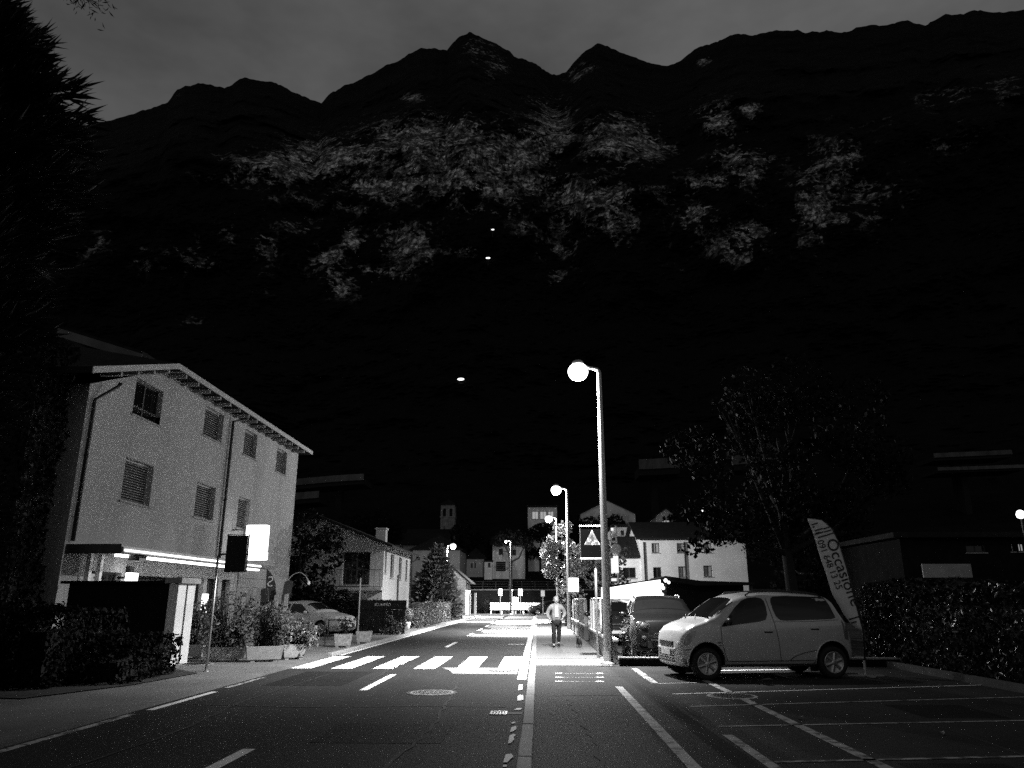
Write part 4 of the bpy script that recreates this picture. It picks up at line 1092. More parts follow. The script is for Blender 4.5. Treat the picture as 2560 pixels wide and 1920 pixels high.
def plain_car(name, label, ctrl, paint, loc, heading, wb, nose='round', wins=None, rails=False, zb=1.05):
    """heading: direction of the tail (local +x)"""
    t = thing(name, label, 'car', loc, heading, 'parked cars')
    c = Car(ctrl)
    b = c.body(M[paint], t, (0.0, wb), 0.36)
    for s in (0.0, wb):
        for sd in (-1, 1): wheel(t, s, sd * (ctrl[len(ctrl) // 2][3] - 0.04), sd, 0.31, 0.215, 5)
    bz = ctrl[len(ctrl) // 2][5]
    zt = max(p[2] for p in ctrl) - 0.12
    s_w0 = next(p[0] for p in ctrl if p[2] > bz + 0.12); s_top = next(p[0] for p in ctrl if p[2] > zt)
    s_end = [p[0] for p in ctrl if p[2] > zt - 0.02][-1]
    for sd in (-1, 1):
        c.side([(s_w0 + 0.25, bz + 0.04), (s_top + 0.25, zt - 0.02), (s_top + 0.75, zt), (s_top + 0.78, bz + 0.04)], 0.006, M['glass_c'], b, 'side_window', sd)
        c.side([(s_top + 0.86, bz + 0.04), (s_top + 0.83, zt), (s_end - 0.75, zt), (s_end - 0.72, bz + 0.04)], 0.006, M['glass_c'], b, 'side_window', sd)
        c.side([(s_end - 0.64, bz + 0.05), (s_end - 0.67, zt), (s_end - 0.12, zt - 0.03), (s_end + 0.02, bz + 0.08)], 0.006, M['glass_c'], b, 'side_window', sd)
        for s in (s_w0 + 0.2, s_top + 0.82, s_end - 0.7):
            c.seam([(s, bz), (s, 0.5), (s + 0.06, 0.32)], 0.012, M['blackm'], b, 'door_seam', sd)
        for s in (s_top + 0.62, s_end - 0.86):
            y = c.W(s, bz - 0.1); MB().rbox((s - 0.09, sd * (y + 0.012) - 0.014, bz - 0.13), (s + 0.09, sd * (y + 0.012) + 0.014, bz - 0.09), 0.01).build('door_handle', M[paint], b)
        mm = MB(); s = s_w0 + 0.35; y = c.W(s, bz); mm.ell((s, sd * (y + 0.13), bz + 0.06), (0.07, 0.11, 0.08)); mm.box((s - 0.02, sd * (y + 0.04) - 0.06, bz), (s + 0.02, sd * (y + 0.04) + 0.06, bz + 0.03)); mm.build('wing_mirror', M[paint], b, True)
        s_r = ctrl[-1][0]
        yb_ = c.W(s_r - 0.12, 0.8); tl = MB(); tl.rbox((s_r - 0.2, sd * yb_ - 0.07, 0.78), (s_r - 0.01, sd * yb_ + 0.015, 1.0), 0.02); tl.build('tail_lamp', M['tail'], b)
        if rails:
            MB().tube([(s_top + 0.3, sd * 0.6, c.T(s_top + 0.3, .6)), (s_top + 0.4, sd * 0.6, c.T(s_top + 0.4, .6) + 0.05), (s_end - 0.5, sd * 0.6, c.T(s_end - 0.5, .6) + 0.05), (s_end - 0.4, sd * 0.6, c.T(s_end - 0.4, .6))], 0.018, 8).build('roof_rail', M['steel'], b, True)
        if nose == 'round':
            h_ = MB(); h_.ell((-0.80, sd * 0.60, 0.86), (0.12, 0.17, 0.115), Matrix.Rotation(sd * R(-25), 3, 'Z')); hl = h_.build('headlamp', M['lens'], b, True)
            P = [(-0.80 + 0.02 - 0.10 * 1.0, sd * 0.60 + 0.165 * math.cos(q), 0.86 + 0.112 * math.sin(q)) for q in np.linspace(0, 2 * math.pi, 21)]
            MB().tube(P, 0.012, 6).build('lamp_ring', M['chrome'], hl, True)
            MB().ell((-0.86, sd * 0.58, 0.58), (0.07, 0.11, 0.09)).build('fog_lamp', M['lens'], b, True)
        else:
            h_ = MB(); h_.ell((ctrl[0][0] + 0.13, sd * 0.58, 0.68), (0.13, 0.17, 0.07), Matrix.Rotation(sd * R(-30), 3, 'Z')); h_.build('headlamp', M['lens'], b, True)
    c.topglass(s_w0 - 0.02, s_top - 0.03, 1.02, 0.98, M['glass_c'], b, 'windscreen')
    c.topglass(s_end + 0.1, ctrl[-3][0] + 0.02, 0.9, 0.9, M['glass_c'], b, 'rear_window')
    x0 = ctrl[0][0]
    MB().rbox((x0 - 0.02, -0.33, 0.66), (x0 + 0.06, 0.33, 0.70), 0.012).build('grille_bar', M['chrome'], b)
    MB().box((x0 - 0.005, -0.5, 0.34), (x0 + 0.1, 0.5, 0.50)).build('lower_grille', M['plastic'], b)
    MB().rbox((x0 - 0.03, -0.42, 0.515), (x0 + 0.04, 0.42, 0.54), 0.01).build('bumper_trim', M['chrome'] if nose == 'round' else M['plastic'], b)
    MB().box((x0 - 0.03, -0.25, 0.4), (x0 - 0.008, 0.25, 0.5)).build('number_plate', M['white'] if nose != 'round' else M['plastic'], b)
    a = MB(); a.tube([(0.75 + 0.19 * 0.35 * math.cos(q), 0.36 + 0.18 * math.cos(q), bz + 0.02 + 0.17 * math.sin(q)) for q in np.linspace(0, 2 * math.pi, 17)], 0.012, 6); a.build('steering_wheel', M['black'], b, True)
    return t
plain_car('parked_car', 'dark grey people carrier with round headlamps facing the flower bed', MPV, 'grey_car', (3.27, 20.75, SW), R(90 - 3), 2.6, rails=True)
plain_car('parked_car', 'black hatchback parked close behind the glazed windbreak', HATCH, 'dark_car', (2.72, 27.6, SW), R(90), 2.45, nose='plain')
plain_car('parked_car', 'pale estate car seen over the bonnet of the silver van', ESTATE, 'white_car', (6.6, 25.4, SW), R(62), 2.7, nose='plain', rails=True)
p_ = G(760, 1590, 0.03)
plain_car('parked_car', 'silver hatchback parked behind the planters across the road', HATCH, 'white_car', (-9.1, 34.6, 0.03), R(158), 2.45, nose='plain')
plain_car('parked_car', 'small dark car at the road end in front of the white railing', HATCH, 'dark_car', (-0.2, 84.6, 0.0), R(12), 2.45, nose='plain')
# ================================================================== vegetation helpers
def blob_points(rng, c, r, n, shell=0.55):
    """points spread through an ellipsoid, denser near its skin; returns centres and outward normals"""
    d = rng.normal(0, 1, (n, 3)); d /= np.linalg.norm(d, axis=1, keepdims=True)
    rad = shell + (1 - shell) * rng.random(n) ** 0.6
    return np.array(c) + d * np.array(r) * rad[:, None], d
def crown(rng, blobs, per, keep=1.0):
    P, N = [], []
    for b in blobs:
        p, n = blob_points(rng, b[:3], b[3:6], int(per * (b[3] * b[4] * b[5]) ** 0.667))
        P.append(p); N.append(n)
    P, N = np.concatenate(P), np.concatenate(N)
    return P, N
def leafy_tree(label, base, height, blobs, leafm, size, per, seed, trunk_r=0.18, limbs=5, name='leafy_tree', group=None, cat='tree', trunk_m='bark', aspect=0.6):
    """blobs relative to base: (x,y,z,rx,ry,rz)"""
    rng = np.random.default_rng(seed); rg = random.Random(seed)
    t = thing(name, label, cat, base, 0, group)
    tr = MB()
    top_z = max(b[2] for b in blobs) * 0.8
    pts = [Vector((0, 0, -0.1))]; rs = [trunk_r * 1.25]
    for k in range(1, 6):
        f = k / 5
        pts.append(Vector((rg.uniform(-.12, .12) * f * height * 0.15, rg.uniform(-.12, .12) * f * height * 0.15, top_z * f))); rs.append(trunk_r * (1 - 0.75 * f))
    tr.tube(pts, rs, 9)
    for b in blobs[:max(limbs, 0)]:
        s = pts[2 + rg.randint(0, 1)]
        e = Vector(b[:3])
        m_ = s.lerp(e, 0.5) + Vector((rg.uniform(-.2, .2), rg.uniform(-.2, .2), -0.1 * (e - s).length))
        tr.tube([s, m_, e], [trunk_r * .5, trunk_r * .3, trunk_r * .1], 6)
        for q in range(3):
            e2 = e + Vector((rg.uniform(-1, 1) * b[3], rg.uniform(-1, 1) * b[4], rg.uniform(-.6, 1) * b[5])) * 0.7
            tr.tube([m_.lerp(e, .5), e2], [trunk_r * .16, trunk_r * .04], 5)
    tr.build('trunk', M[trunk_m], t, True)
    P, N = crown(rng, blobs, per)
    leaves('crown', P, N, size, M[leafm], t, aspect, seed, 0.8, world=False)
    return t
def sub_blobs(seed, c, r, n, s):
    """a crown made of many smaller clumps"""
    rg = random.Random(seed); out = []
    for k in range(n):
        while True:
            p = Vector((rg.uniform(-1, 1), rg.uniform(-1, 1), rg.uniform(-1, 1)))
            if p.length < 1: break
        p = p.normalized() * p.length ** 0.5
        q = s * rg.uniform(0.6, 1.3)
        out.append((c[0] + p.x * r[0], c[1] + p.y * r[1], c[2] + p.z * r[2], q, q, q * 0.75))
    return out
def hedge(label, base, boxes, leafm, size, per, seed, rz=0.0, name='hedge', cat='hedge'):
    """boxes: (x0,y0,z0,x1,y1,z1) filled with leaves near their skins"""
    rng = np.random.default_rng(seed)
    t = thing(name, label, cat, base, rz)
    P, N = [], []
    core = MB()
    for (x0, y0, z0, x1, y1, z1) in boxes:
        d = np.array((x1 - x0, y1 - y0, z1 - z0)); area = 2 * (d[0] * d[1] + d[1] * d[2] + d[0] * d[2])
        n = int(per * area)
        u = rng.random((n, 3)); ax = rng.choice(3, n, p=np.array((d[1] * d[2], d[0] * d[2], d[0] * d[1])) / (d[1] * d[2] + d[0] * d[2] + d[0] * d[1]))
        sg_ = rng.integers(0, 2, n); nn = np.zeros((n, 3))
        depth = rng.random(n) ** 1.6 * 0.22
        for k in range(3):
            mk = ax == k
            u[mk, k] = np.where(sg_[mk] == 1, 1 - depth[mk] * 0.3 / max(d[k], .3), depth[mk] * 0.3 / max(d[k], .3))
            nn[mk, k] = np.where(sg_[mk] == 1, 1, -1)
        p = np.array((x0, y0, z0)) + u * d
        w = np.array([noise.noise(Vector(q) * 0.9) for q in p])
        p += nn * (w * 0.22)[:, None] + rng.normal(0, 0.03, p.shape)
        p[:, 2] = np.maximum(p[:, 2], 0.02)
        P.append(p); N.append(nn)
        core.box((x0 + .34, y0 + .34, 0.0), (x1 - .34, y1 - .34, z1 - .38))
    core.build('stems', M['blackm'], t)  # solid black core painting the shade inside the hedge, no separate stems
    leaves('foliage', np.concatenate(P), np.concatenate(N), size, M[leafm], t, 0.55, seed, 0.6, world=False)
    return t
def conifer(label, base, h, r, seed, needlem, trunk_r, tiers, nb, nsize, z0=0.8, droop=0.15, name='conifer', lean=0.0, spike=0.16, per=70, shape=0.9, prof=None):
    """whorled branches, each set with upturned sprigs of needles"""
    rg = random.Random(seed); rng = np.random.default_rng(seed)
    t = thing(name, label, 'tree', base)
    tr = MB(); tr.tube([(0, 0, -.1), (0, 0, h * .5), (0, 0, h * .99)], [trunk_r, trunk_r * .6, trunk_r * .06], 9)
    P, D = [], []
    for k in range(tiers):
        f = k / (tiers - 1)
        z = z0 + (h - z0) * f
        rad = r * (1 - f) ** shape + 0.12 if prof is None else float(np.interp(z, [q[0] for q in prof], [q[1] for q in prof]))
        for b in range(nb):
            a = 2 * math.pi * (b + 0.5 * (k % 2)) / nb + rg.uniform(-.25, .25)
            L_ = rad * rg.uniform(.72, 1.1)
            d = Vector((math.cos(a), math.sin(a), 0))
            pts = [Vector((0, 0, z)), d * L_ * .5 + Vector((0, 0, z - droop * L_ * .35)), d * L_ + Vector((0, 0, z - droop * L_ * .3 + 0.10 * L_))]
            tr.tube(pts, [trunk_r * .16, trunk_r * .1, trunk_r * .03], 4, False)
            n = max(6, int(per * L_))
            for q in range(n):
                s = rg.uniform(.12, 1) ** .8
                p = pts[0].lerp(pts[1], s * 2) if s < .5 else pts[1].lerp(pts[2], s * 2 - 1)
                side = Vector((-d.y, d.x, 0)) * rg.choice((-1, 1))
                dr = (d * rg.uniform(.3, 1) + side * rg.uniform(0, 1) * (1.15 - s) + Vector((0, 0, rg.uniform(-.15, .75)))).normalized()
                off = side * rg.uniform(0, .3) * L_ * (1 - s * .7) 
                P.append(p + off); D.append(dr)
    tr.build('trunk', M['bark'], t, True)
    P = np.array([tuple(p) for p in P]); D = np.array([tuple(p) for p in D]); n = len(P)
    # each sprig: a narrow two-sided blade along its direction
    S = rng.uniform(.6, 1.3, n)[:, None] * nsize
    B = np.cross(D, rng.normal(0, 1, (n, 3))); B /= np.linalg.norm(B, axis=1, keepdims=True)
    V = np.empty((n, 4, 3)); V[:, 0] = P; V[:, 1] = P + D * S * .45 + B * S * spike; V[:, 2] = P + D * S; V[:, 3] = P + D * S * .45 - B * S * spike
    me = bpy.data.meshes.new('crown'); me.vertices.add(4 * n); me.vertices.foreach_set('co', V.reshape(-1))
    me.loops.add(4 * n); me.loops.foreach_set('vertex_index', np.arange(4 * n, dtype=np.int32))
    me.polygons.add(n); me.polygons.foreach_set('loop_start', (np.arange(n) * 4).astype(np.int32)); me.polygons.foreach_set('loop_total', np.full(n, 4, np.int32))
    me.update(calc_edges=True); me.validate()
    link(me, 'crown', M[needlem], t)
    return t

# ================================================================== left side: trees, planters, terrace
conifer('tall dark conifer rising at the left edge of the picture', (-9.85, 10.6, 0.0), 11.9, 2.4, 5, 'needle', 0.26, 36, 13, 0.42, z0=0.4, droop=0.1, per=105, spike=0.055, prof=[(0, 1.5), (2, 1.7), (5, 1.6), (7.5, 2.0), (9.2, 2.1), (10.3, 1.6), (11.2, 0.9), (11.9, 0.2)])
hedge('added tall black hedge covering the unlit near wall of the pale townhouse', (-26.0, 17.6, 0.02), [(0, 0, 0, 13.7, 1.25, 8.0)], 'leaf_d', 0.16, 130, 17, name='shade_hedge')  # hedge added to black out the unlit near face of the house
# the bough that hangs into the top left corner
bo = thing('conifer_branch', 'dark conifer bough hanging into the top left corner of the sky', 'branch', tuple(PY(205, -25, 7.5)))
a = MB(); a.tube([(-3.0, -0.6, 1.2), (-1.0, -0.2, 0.6), (0, 0, 0.1)], [0.05, 0.035, 0.01], 6); a.build('twig', M['bark'], bo, True)
rng = np.random.default_rng(8)
P = np.concatenate([rng.normal(0, 1, (260, 3)) * (0.14, 0.2, 0.055) + (0.0, 0, 0.02), rng.normal(0, 1, (200, 3)) * (0.1, 0.15, 0.06) + (-0.16, 0, 0.1), rng.normal(0, 1, (60, 3)) * (0.35, 0.1, 0.12) + (-0.5, 0, 0.3)])
leaves('needles', P, np.tile((0, 0, -1.0), (len(P), 1)), 0.09, M['needle'], bo, 0.16, 3, 1.2, world=False)

hedge('dark evergreen shrub mass in front of the garden wall', (-9.6, 12.3, 0.02), [(-3.4, 0.0, 0, 0.2, 2.2, 1.5), (-4.5, 1.5, 0, 1.0, 4.0, 1.35), (-1.0, 2.4, 0, 1.9, 4.6, 0.75), (-6.5, -2, 0, -2.2, 1.5, 1.9)], 'leaf_d', 0.1, 380, 3, name='shrub_bed', cat='shrub')
MB().sheet([(-11.8, 13.2, 0.045), (-8.2, 12.6, 0.05), (-7.5, 14.6, 0.05), (-7.3, 17.0, 0.045), (-8.2, 17.9, 0.045), (-11.8, 18.2, 0.045)]).build('soil_bed', M['soil'])['kind'] = 'structure'

def planter(p, w, d, h, label, m='pebble', rz=0.0, plant=None, seed=1):
    t = thing('planter', label, 'planter', (p[0], p[1], 0.03), rz, 'stone planters')
    a = MB(); b = 0.05; hb = h
    # tapering trough with a rim and two feet
    o_ = [(-w / 2 + .05, 0, .06), (w / 2 - .05, 0, .06), (w / 2 - .05, d, .06), (-w / 2 + .05, d, .06)]
    u_ = [(-w / 2, -.03, hb), (w / 2, -.03, hb), (w / 2, d + .03, hb), (-w / 2, d + .03, hb)]
    i_ = [(-w / 2 + b, -.03 + b, hb), (w / 2 - b, -.03 + b, hb), (w / 2 - b, d + .03 - b, hb), (-w / 2 + b, d + .03 - b, hb)]
    j_ = [(q[0], q[1], hb - .05) for q in i_]
    a.add(o_ + u_ + i_ + j_, [(3, 2, 1, 0)] + [(k, (k + 1) % 4, (k + 1) % 4 + 4, k + 4) for k in range(4)] + [(k + 4, (k + 1) % 4 + 4, (k + 1) % 4 + 8, k + 8) for k in range(4)] + [(k + 8, (k + 1) % 4 + 8, (k + 1) % 4 + 12, k + 12) for k in range(4)])
    a.build('trough', M[m], t)
    for s in (-1, 1):
        MB().box((s * w * .3 - .05, .02, 0), (s * w * .3 + .05, d - .02, .058)).build('foot', M['concrete'], t)
    MB().sheet([j_[0], j_[1], j_[2], j_[3]]).build('soil', M['soil'], t)
    return t
def bush(p, blobs, leafm, size, per, seed, label, name='potted_shrub', stems=6, cat='shrub', group='shrubs in the planters'):
    rng = np.random.default_rng(seed); rg = random.Random(seed)
    t = thing(name, label, cat, p, 0, group)
    s = MB()
    for b in blobs:
        for k in range(stems):
            e = Vector(b[:3]) + Vector((rg.uniform(-.6, .6) * b[3], rg.uniform(-.6, .6) * b[4], rg.uniform(-.2, .8) * b[5]))
            s.tube([(b[0] * .6 + rg.uniform(-.1, .1), b[1] * .6, -0.03), e * .6 + Vector((0, 0, .05)), e], [.012, .009, .003], 5, False)
    s.build('stems', M['bark'], t)
    P, N = crown(rng, blobs, per * 1.6)
    leaves('foliage', P, N, size, M[leafm], t, 0.6, seed, 0.9, world=False)
    return t
def at_px(px, py): return G(px, py, 0.03)
def mound(seed, w, d, h, n, s):
    rg = random.Random(seed)
    return [(rg.uniform(-w, w), rg.uniform(-d, d), rg.uniform(.05, h), s * rg.uniform(.6, 1.3), s * rg.uniform(.6, 1.3), s * rg.uniform(.6, 1.2)) for _ in range(n)]
q = at_px(455, 1648); planter((q.x, q.y), 1.1, .4, .36, 'weathered stone planter half hidden by the garden wall pillar', m='concrete'); bush((q.x, q.y + .2, .36), mound(2, .5, .2, 1.0, 18, .28), 'leaf', .085, 750, 12, 'leafy shrub growing beside the garden wall pillar')
q = at_px(552, 1655); planter((q.x, q.y), 1.0, .42, .36, 'dark mottled stone planter behind the thin signboard post', rz=R(6)); bush((q.x, q.y + .2, .36), mound(4, .5, .2, 1.3, 22, .28), 'leaf', .085, 750, 14, 'tallest shrub, growing behind the thin signboard post')
q = at_px(660, 1655); planter((q.x, q.y), .92, .42, .38, 'bright pale stone planter facing the zebra crossing', m='kerb', rz=R(24)); bush((q.x, q.y + .2, .37), mound(6, .5, .2, .95, 18, .27), 'leaf', .08, 800, 16, 'shrub spilling over the bright pale planter')
q = at_px(735, 1649); planter((q.x, q.y), .62, .45, .38, 'small pale stone planter at the end of the planter row', m='kerb', rz=R(32)); bush((q.x, q.y + .2, .37), mound(8, .36, .2, .6, 12, .24), 'leaf_b', .09, 700, 18, 'pale leafy plant trailing over the end planter')
for (px_, py_, lab, lab2, sd) in ((855, 1619, 'square stone planter beyond the dark tables', 'clipped round bush in the square planter beyond the tables', 31), (908, 1609, 'square stone planter nearest the road beside the silver hatchback', 'clipped round bush beside the silver hatchback', 33)):
    q = at_px(px_, py_); planter((q.x, q.y), .56, .5, .42, lab, rz=R(8))
    bush((q.x, q.y + .25, .45), [(0, 0, .28, .34, .34, .33)], 'leaf_d', .05, 2600, sd, lab2)
for k, (px_, py_) in enumerate(((700, 1560), (770, 1575), (640, 1575), (840, 1545))):
    pass
# terrace tables and chairs behind the planters
def table(x, y, rz, label):
    t = thing('table', label, 'table', (x, y, .03), rz, 'terrace tables')
    MB().rbox((-.4, -.4, .70), (.4, .4, .735), .01).build('table_top', M['black'], t)
    for sx in (-1, 1):
        for sy in (-1, 1): MB().tube([(sx * .36, sy * .36, 0), (sx * .35, sy * .35, .70)], .018, 7).build('leg', M['metal_d'], t)
def chair(x, y, rz, label):
    t = thing('chair', label, 'chair', (x, y, .03), rz, 'terrace chairs')
    MB().rbox((-.21, -.21, .43), (.21, .21, .46), .01).build('seat', M['black'], t)
    for k in range(4): MB().box((-.2, .185, .55 + k * .08), (.2, .205, .60 + k * .08)).build('back_slat', M['black'], t)
    for sx in (-1, 1):
        MB().tube([(sx * .2, -.19, 0), (sx * .2, -.19, .43)], .013, 6).build('leg', M['metal_d'], t)
        MB().tube([(sx * .2, .22, 0), (sx * .2, .19, .45), (sx * .2, .2, .88)], .013, 6).build('leg', M['metal_d'], t)
q = at_px(755, 1612); table(q.x - .2, q.y + .3, .1, 'dark terrace table just right of the end planter'); chair(q.x + .55, q.y + .1, R(-80), 'dark chair at the table right of the end planter'); chair(q.x - .9, q.y + .4, R(95), 'dark chair behind the trailing pale plant')
q = at_px(815, 1600); table(q.x, q.y + 1.6, .3, 'dark terrace table in front of the silver hatchback'); chair(q.x + .7, q.y + 1.3, R(-70), 'dark chair between the table and the clipped bushes')

# boards, flags and arched lamp at the corner of the townhouse
def plank(px_, pyt, pyb, Y, w, label, m='wood', tilt=0.0, th=.05):
    a_, b_ = PY(px_, pyb, Y), PY(px_ + tilt, pyt, Y)
    t = thing('timber_plank', label, 'plank', (a_.x, Y, 0.03), 0, 'weathered planks at the terrace')
    L_ = math.hypot(b_.z - .03, b_.x - a_.x); an = math.atan2(b_.x - a_.x, b_.z - .03)
    Mx = Matrix.Rotation(an, 4, 'Y')
    rg = random.Random(px_)
    pl = [(-w / 2, 0)] + [(w / 2, 0)] + [(w / 2 + rg.uniform(-.03, .03), L_ * f) for f in (.3, .6, .85)] + [(w * .42, L_), (-w * .36, L_ - .03)] + [(-w / 2 + rg.uniform(-.03, .03), L_ * f) for f in (.8, .5, .25)]
    MB().prism(pl, th, Mx).build('board', M[m], t)
    for k in range(2):
        MB().box((-w * .3, -.012, L_ * (.35 + .4 * k)), (w * .3, -.002, L_ * (.35 + .4 * k) + .03), Mx).build('nail_strip', M['metal_d'], t)
    return t
YB = 25.5
plank(625, 1470, 1590, YB, .20, 'pale upright timber plank beside the cladding boards')
plank(645, 1470, 1590, YB + .15, .12, 'narrow pale timber plank next to the wide plank')
plank(660, 1470, 1590, YB + .3, .3, 'wide dark timber plank behind the shrubs', 'wood_d')
plank(690, 1486, 1590, YB, .15, 'mottled timber plank between the two beach flags')
plank(706, 1484, 1590, YB + .1, .15, 'pale leaning timber plank beside the leaning flag', tilt=10)
plank(678, 1500, 1590, YB + .45, .25, 'dark timber plank under the emblem flag', 'wood_d')
def feather(pts, base, label, m, th=.012, name='beach_flag'):
    """pts: outline in (x, z) relative to base, in a vertical plane"""
    t = thing(name, label, 'flag', base)
    MB().prism(pts, th).build('cloth', M[m], t)
    return t
bx = PY(683, 1590, 26.4)
P = [PY(x, y, 26.4) for x, y in ((667, 1422), (676, 1430), (684, 1444), (689, 1462), (690, 1500), (684, 1560), (668, 1560), (664, 1480))]
fl = feather([(p.x - bx.x, p.z - .03) for p in P], (bx.x, 26.4, .03), 'dark curved beach flag with a pale S-shaped emblem', 'flag_d')
MB().tube([(P[6].x - bx.x, .02, 0), (P[7].x - bx.x, .02, P[7].z), (P[0].x - bx.x, .02, P[0].z - .03)], .014, 6).build('pole', M['black'], fl)
ec = PY(676, 1454, 26.4)
E_ = [(ec.x - bx.x + .085 * math.sin(u) * (1 if k else 1), -.012, ec.z - .03 + v) for k, (u, v) in enumerate([(-1.2, .12), (-.5, .155), (.5, .15), (1.2, .1), (.9, .04), (0, 0), (-.9, -.04), (-1.2, -.1), (-.5, -.15), (.5, -.155), (1.2, -.12)])]
MB().tube(E_, .022, 6).build('emblem', M['white'], fl, True)
bx = PY(720, 1590, 26.0)
P = [PY(x, y, 26.0) for x, y in ((712, 1455), (722, 1450), (733, 1453), (728, 1480), (718, 1520), (712, 1560), (702, 1560), (704, 1500))]
fl = feather([(p.x - bx.x, p.z - .03) for p in P], (bx.x, 26.0, .03), 'plain dark beach flag leaning to the right', 'flag_d')
MB().tube([(P[6].x - bx.x, .02, 0), (P[7].x - bx.x, .02, P[7].z), (P[0].x - bx.x, .02, P[0].z - .03)], .014, 6).build('pole', M['black'], fl)
al = PY(722, 1448, 26.2)
t = thing('arched_lamp', 'thin arched rod with a small hanging lamp above the beach flags', 'lamp', (al.x, 26.2, .03))
arc = [(0, 0, 0)] + [tuple(PY(x, y, 26.2) - Vector((al.x, 26.2, .03))) for x, y in ((722, 1448), (731, 1438), (740, 1433), (748, 1431), (756, 1433), (764, 1440), (769, 1449), (772, 1455))]
MB().tube(arc, .016, 7).build('rod', M['galv'], t, True)
e_ = Vector(arc[-1]); MB().lathe([(.02, .04), (.045, 0), (.05, -.09), (.03, -.1)], 12, Matrix.Translation(e_)).build('shade', M['white'], t, True)
# ================================================================== right side of the road: windbreak, bed, sign, flag, pavilion
wb_ = thing('windbreak', 'glazed windbreak with pale posts on a low wall beside the pavement', 'fence', (1.86, 19.6, SW))
for y0, y1 in ((0.15, 7.9), (11.0, 21.8)):
    MB().box((-.09, y0, -.1), (.09, y1, .5)).build('low_wall', M['concrete'], wb_)
    MB().box((-.12, y0 - .02, .503), (.12, y1 + .02, .56)).build('coping', M['white'], wb_)
def post(y, w=.1): MB().rbox((-.05, y - w / 2, .563), (.05, y + w / 2, 1.5), .01).build('post', M['white'], wb_)
def pane(y0, y1, m): MB().box((-.012, y0, .6), (.012, y1, 1.46)).build('pane', M[m], wb_)
M['pane'] = glassy('windbreak_pane', 0.06, 0.08, 0.75)
post(1.1); MB().rbox((-.03, 1.6, .57), (.03, 3.3, 1.5), .01).build('panel', M['concrete'], wb_)
for y in (3.5, 6.6, 7.75, 11.2, 13.0, 15.2, 18.2, 21.5): post(y, .12)
pane(3.57, 6.53, 'pane'); pane(6.67, 7.68, 'pane'); pane(11.27, 12.93, 'pane'); pane(15.27, 18.13, 'pane'); pane(18.27, 21.43, 'pane')
MB().rbox((-.03, 13.1, .57), (.03, 15.1, 1.5), .01).build('panel', M['concrete'], wb_)
a = MB(); a.tube([(0, .9, 1.53), (0, 7.9, 1.53)], .022, 7); a.tube([(0, 11.0, 1.53), (0, 21.8, 1.53)], .022, 7); a.build('top_rail', M['steel'], wb_)

# retaining edge and flower bed in front of the people carrier
eg = thing('bed_edging', 'low dark wall with a bright top edge around the flower bed', 'wall', (1.9, 18.82, SW))
MB().box((0, 0, -.1), (9.0, .14, .16)).build('wall_face', M['dark_wall'], eg)
MB().box((-.02, -.025, .163), (9.0, .17, .195)).build('edge_strip', M['concrete'], eg)
MB().box((1.95, 18.97, 0), (10.8, 19.72, SW + .1)).build('flower_bed', M['soil'])['kind'] = 'structure'
rg = random.Random(77)
M['petal'] = leafmat('petal', 0.5, 0.5, 0.5, 0.3)
def flowering(px_, Y, w, h, label, seed, leafm='leaf_b', size=.07, n=10, name='flowering_shrub'):
    p = PY(px_, 1640, Y)
    return bush((p.x, Y, SW + .1), mound(seed, w, .15, h, n, .13), leafm, size, 900, seed, label, name, 3, 'shrub', 'plants in the flower bed')
flowering(1562, 19.25, .06, .85, 'upright shrub with bright petals beside the people carrier', 21, 'petal', .07, 5)
flowering(1560, 19.3, .18, .16, 'low pale plant in the corner of the flower bed', 22, 'leaf_b', .06, 6)
flowering(1640, 19.45, .45, .12, 'low dark ground plant in front of the people carrier', 23, 'leaf', .05, 10)
# old tarpaulin-wrapped stake by the shrub
p = PY(1590, 1640, 19.55)
t = thing('wrapped_stake', 'leaning stake wrapped in pale cloth in the flower bed', 'stake', (p.x, 19.55, SW + .1))
MB().tube([(0, 0, -.05), (-.04, 0, .5), (-.07, .02, 1.0)], [.035, .05, .03], 8).build('stake', M['wood'], t, True)
MB().tube([(-.02, 0, .25), (-.045, -.01, .55), (-.06, 0, .85)], [.075, .095, .05], 9).build('cloth', M['flag'], t, True)

# pedestrian crossing sign
ps = thing('crossing_sign', 'square pedestrian crossing sign on a post beside the street lamp', 'road sign', (1.60, 21.5, SW))
MB().tube([(0, 0, 0), (0, 0, 3.2)], .035, 12).build('post', M['galv'], ps, True)
bd = MB(); x0, x1, z0, z1 = -.40, .24, 2.60, 3.46
bd.rbox((x0, -.1, z0), (x1, -.055, z1), .02); board = bd.build('board', M['sign_d'], ps)
for zz in (z0 - .035, z1 - .005): MB().rbox((x0 - .03, -.14, zz), (x1 + .03, -.04, zz + .04), .012).build('frame_bar', M['white'], board)  # white for the brightly lit top and bottom of the frame
for xx in (x0 - .022, x1 - .004): MB().box((xx, -.11, z0 + .006), (xx + .026, -.05, z1 - .008)).build('frame_bar', M['metal_d'], board)  # dark for the dim sides: shade put into the frame's colour
cx_ = (x0 + x1) / 2
tri = [(cx_ - .22, z0 + .36), (cx_ + .22, z0 + .36), (cx_, z0 + .77)]
MB().add([(q[0], -.104, q[1]) for q in tri], [(0, 1, 2)]).build('triangle', M['paint_w'], board, fix=False)
k_ = MB()
def fig(poly): k_.add([(cx_ + q[0], -.108, z0 + .36 + q[1]) for q in poly], [tuple(range(len(poly)))])
fig([(-.025, .245), (-.005, .275), (.012, .28), (.026, .262), (.02, .24), (0, .23)])                                     # head
fig([(-.03, .23), (.02, .235), (.05, .2), (.055, .15), (.03, .11), (-.01, .11), (-.015, .17)])                              # trunk
fig([(-.015, .215), (-.07, .15), (-.085, .16), (-.03, .23)])                                                             # arm
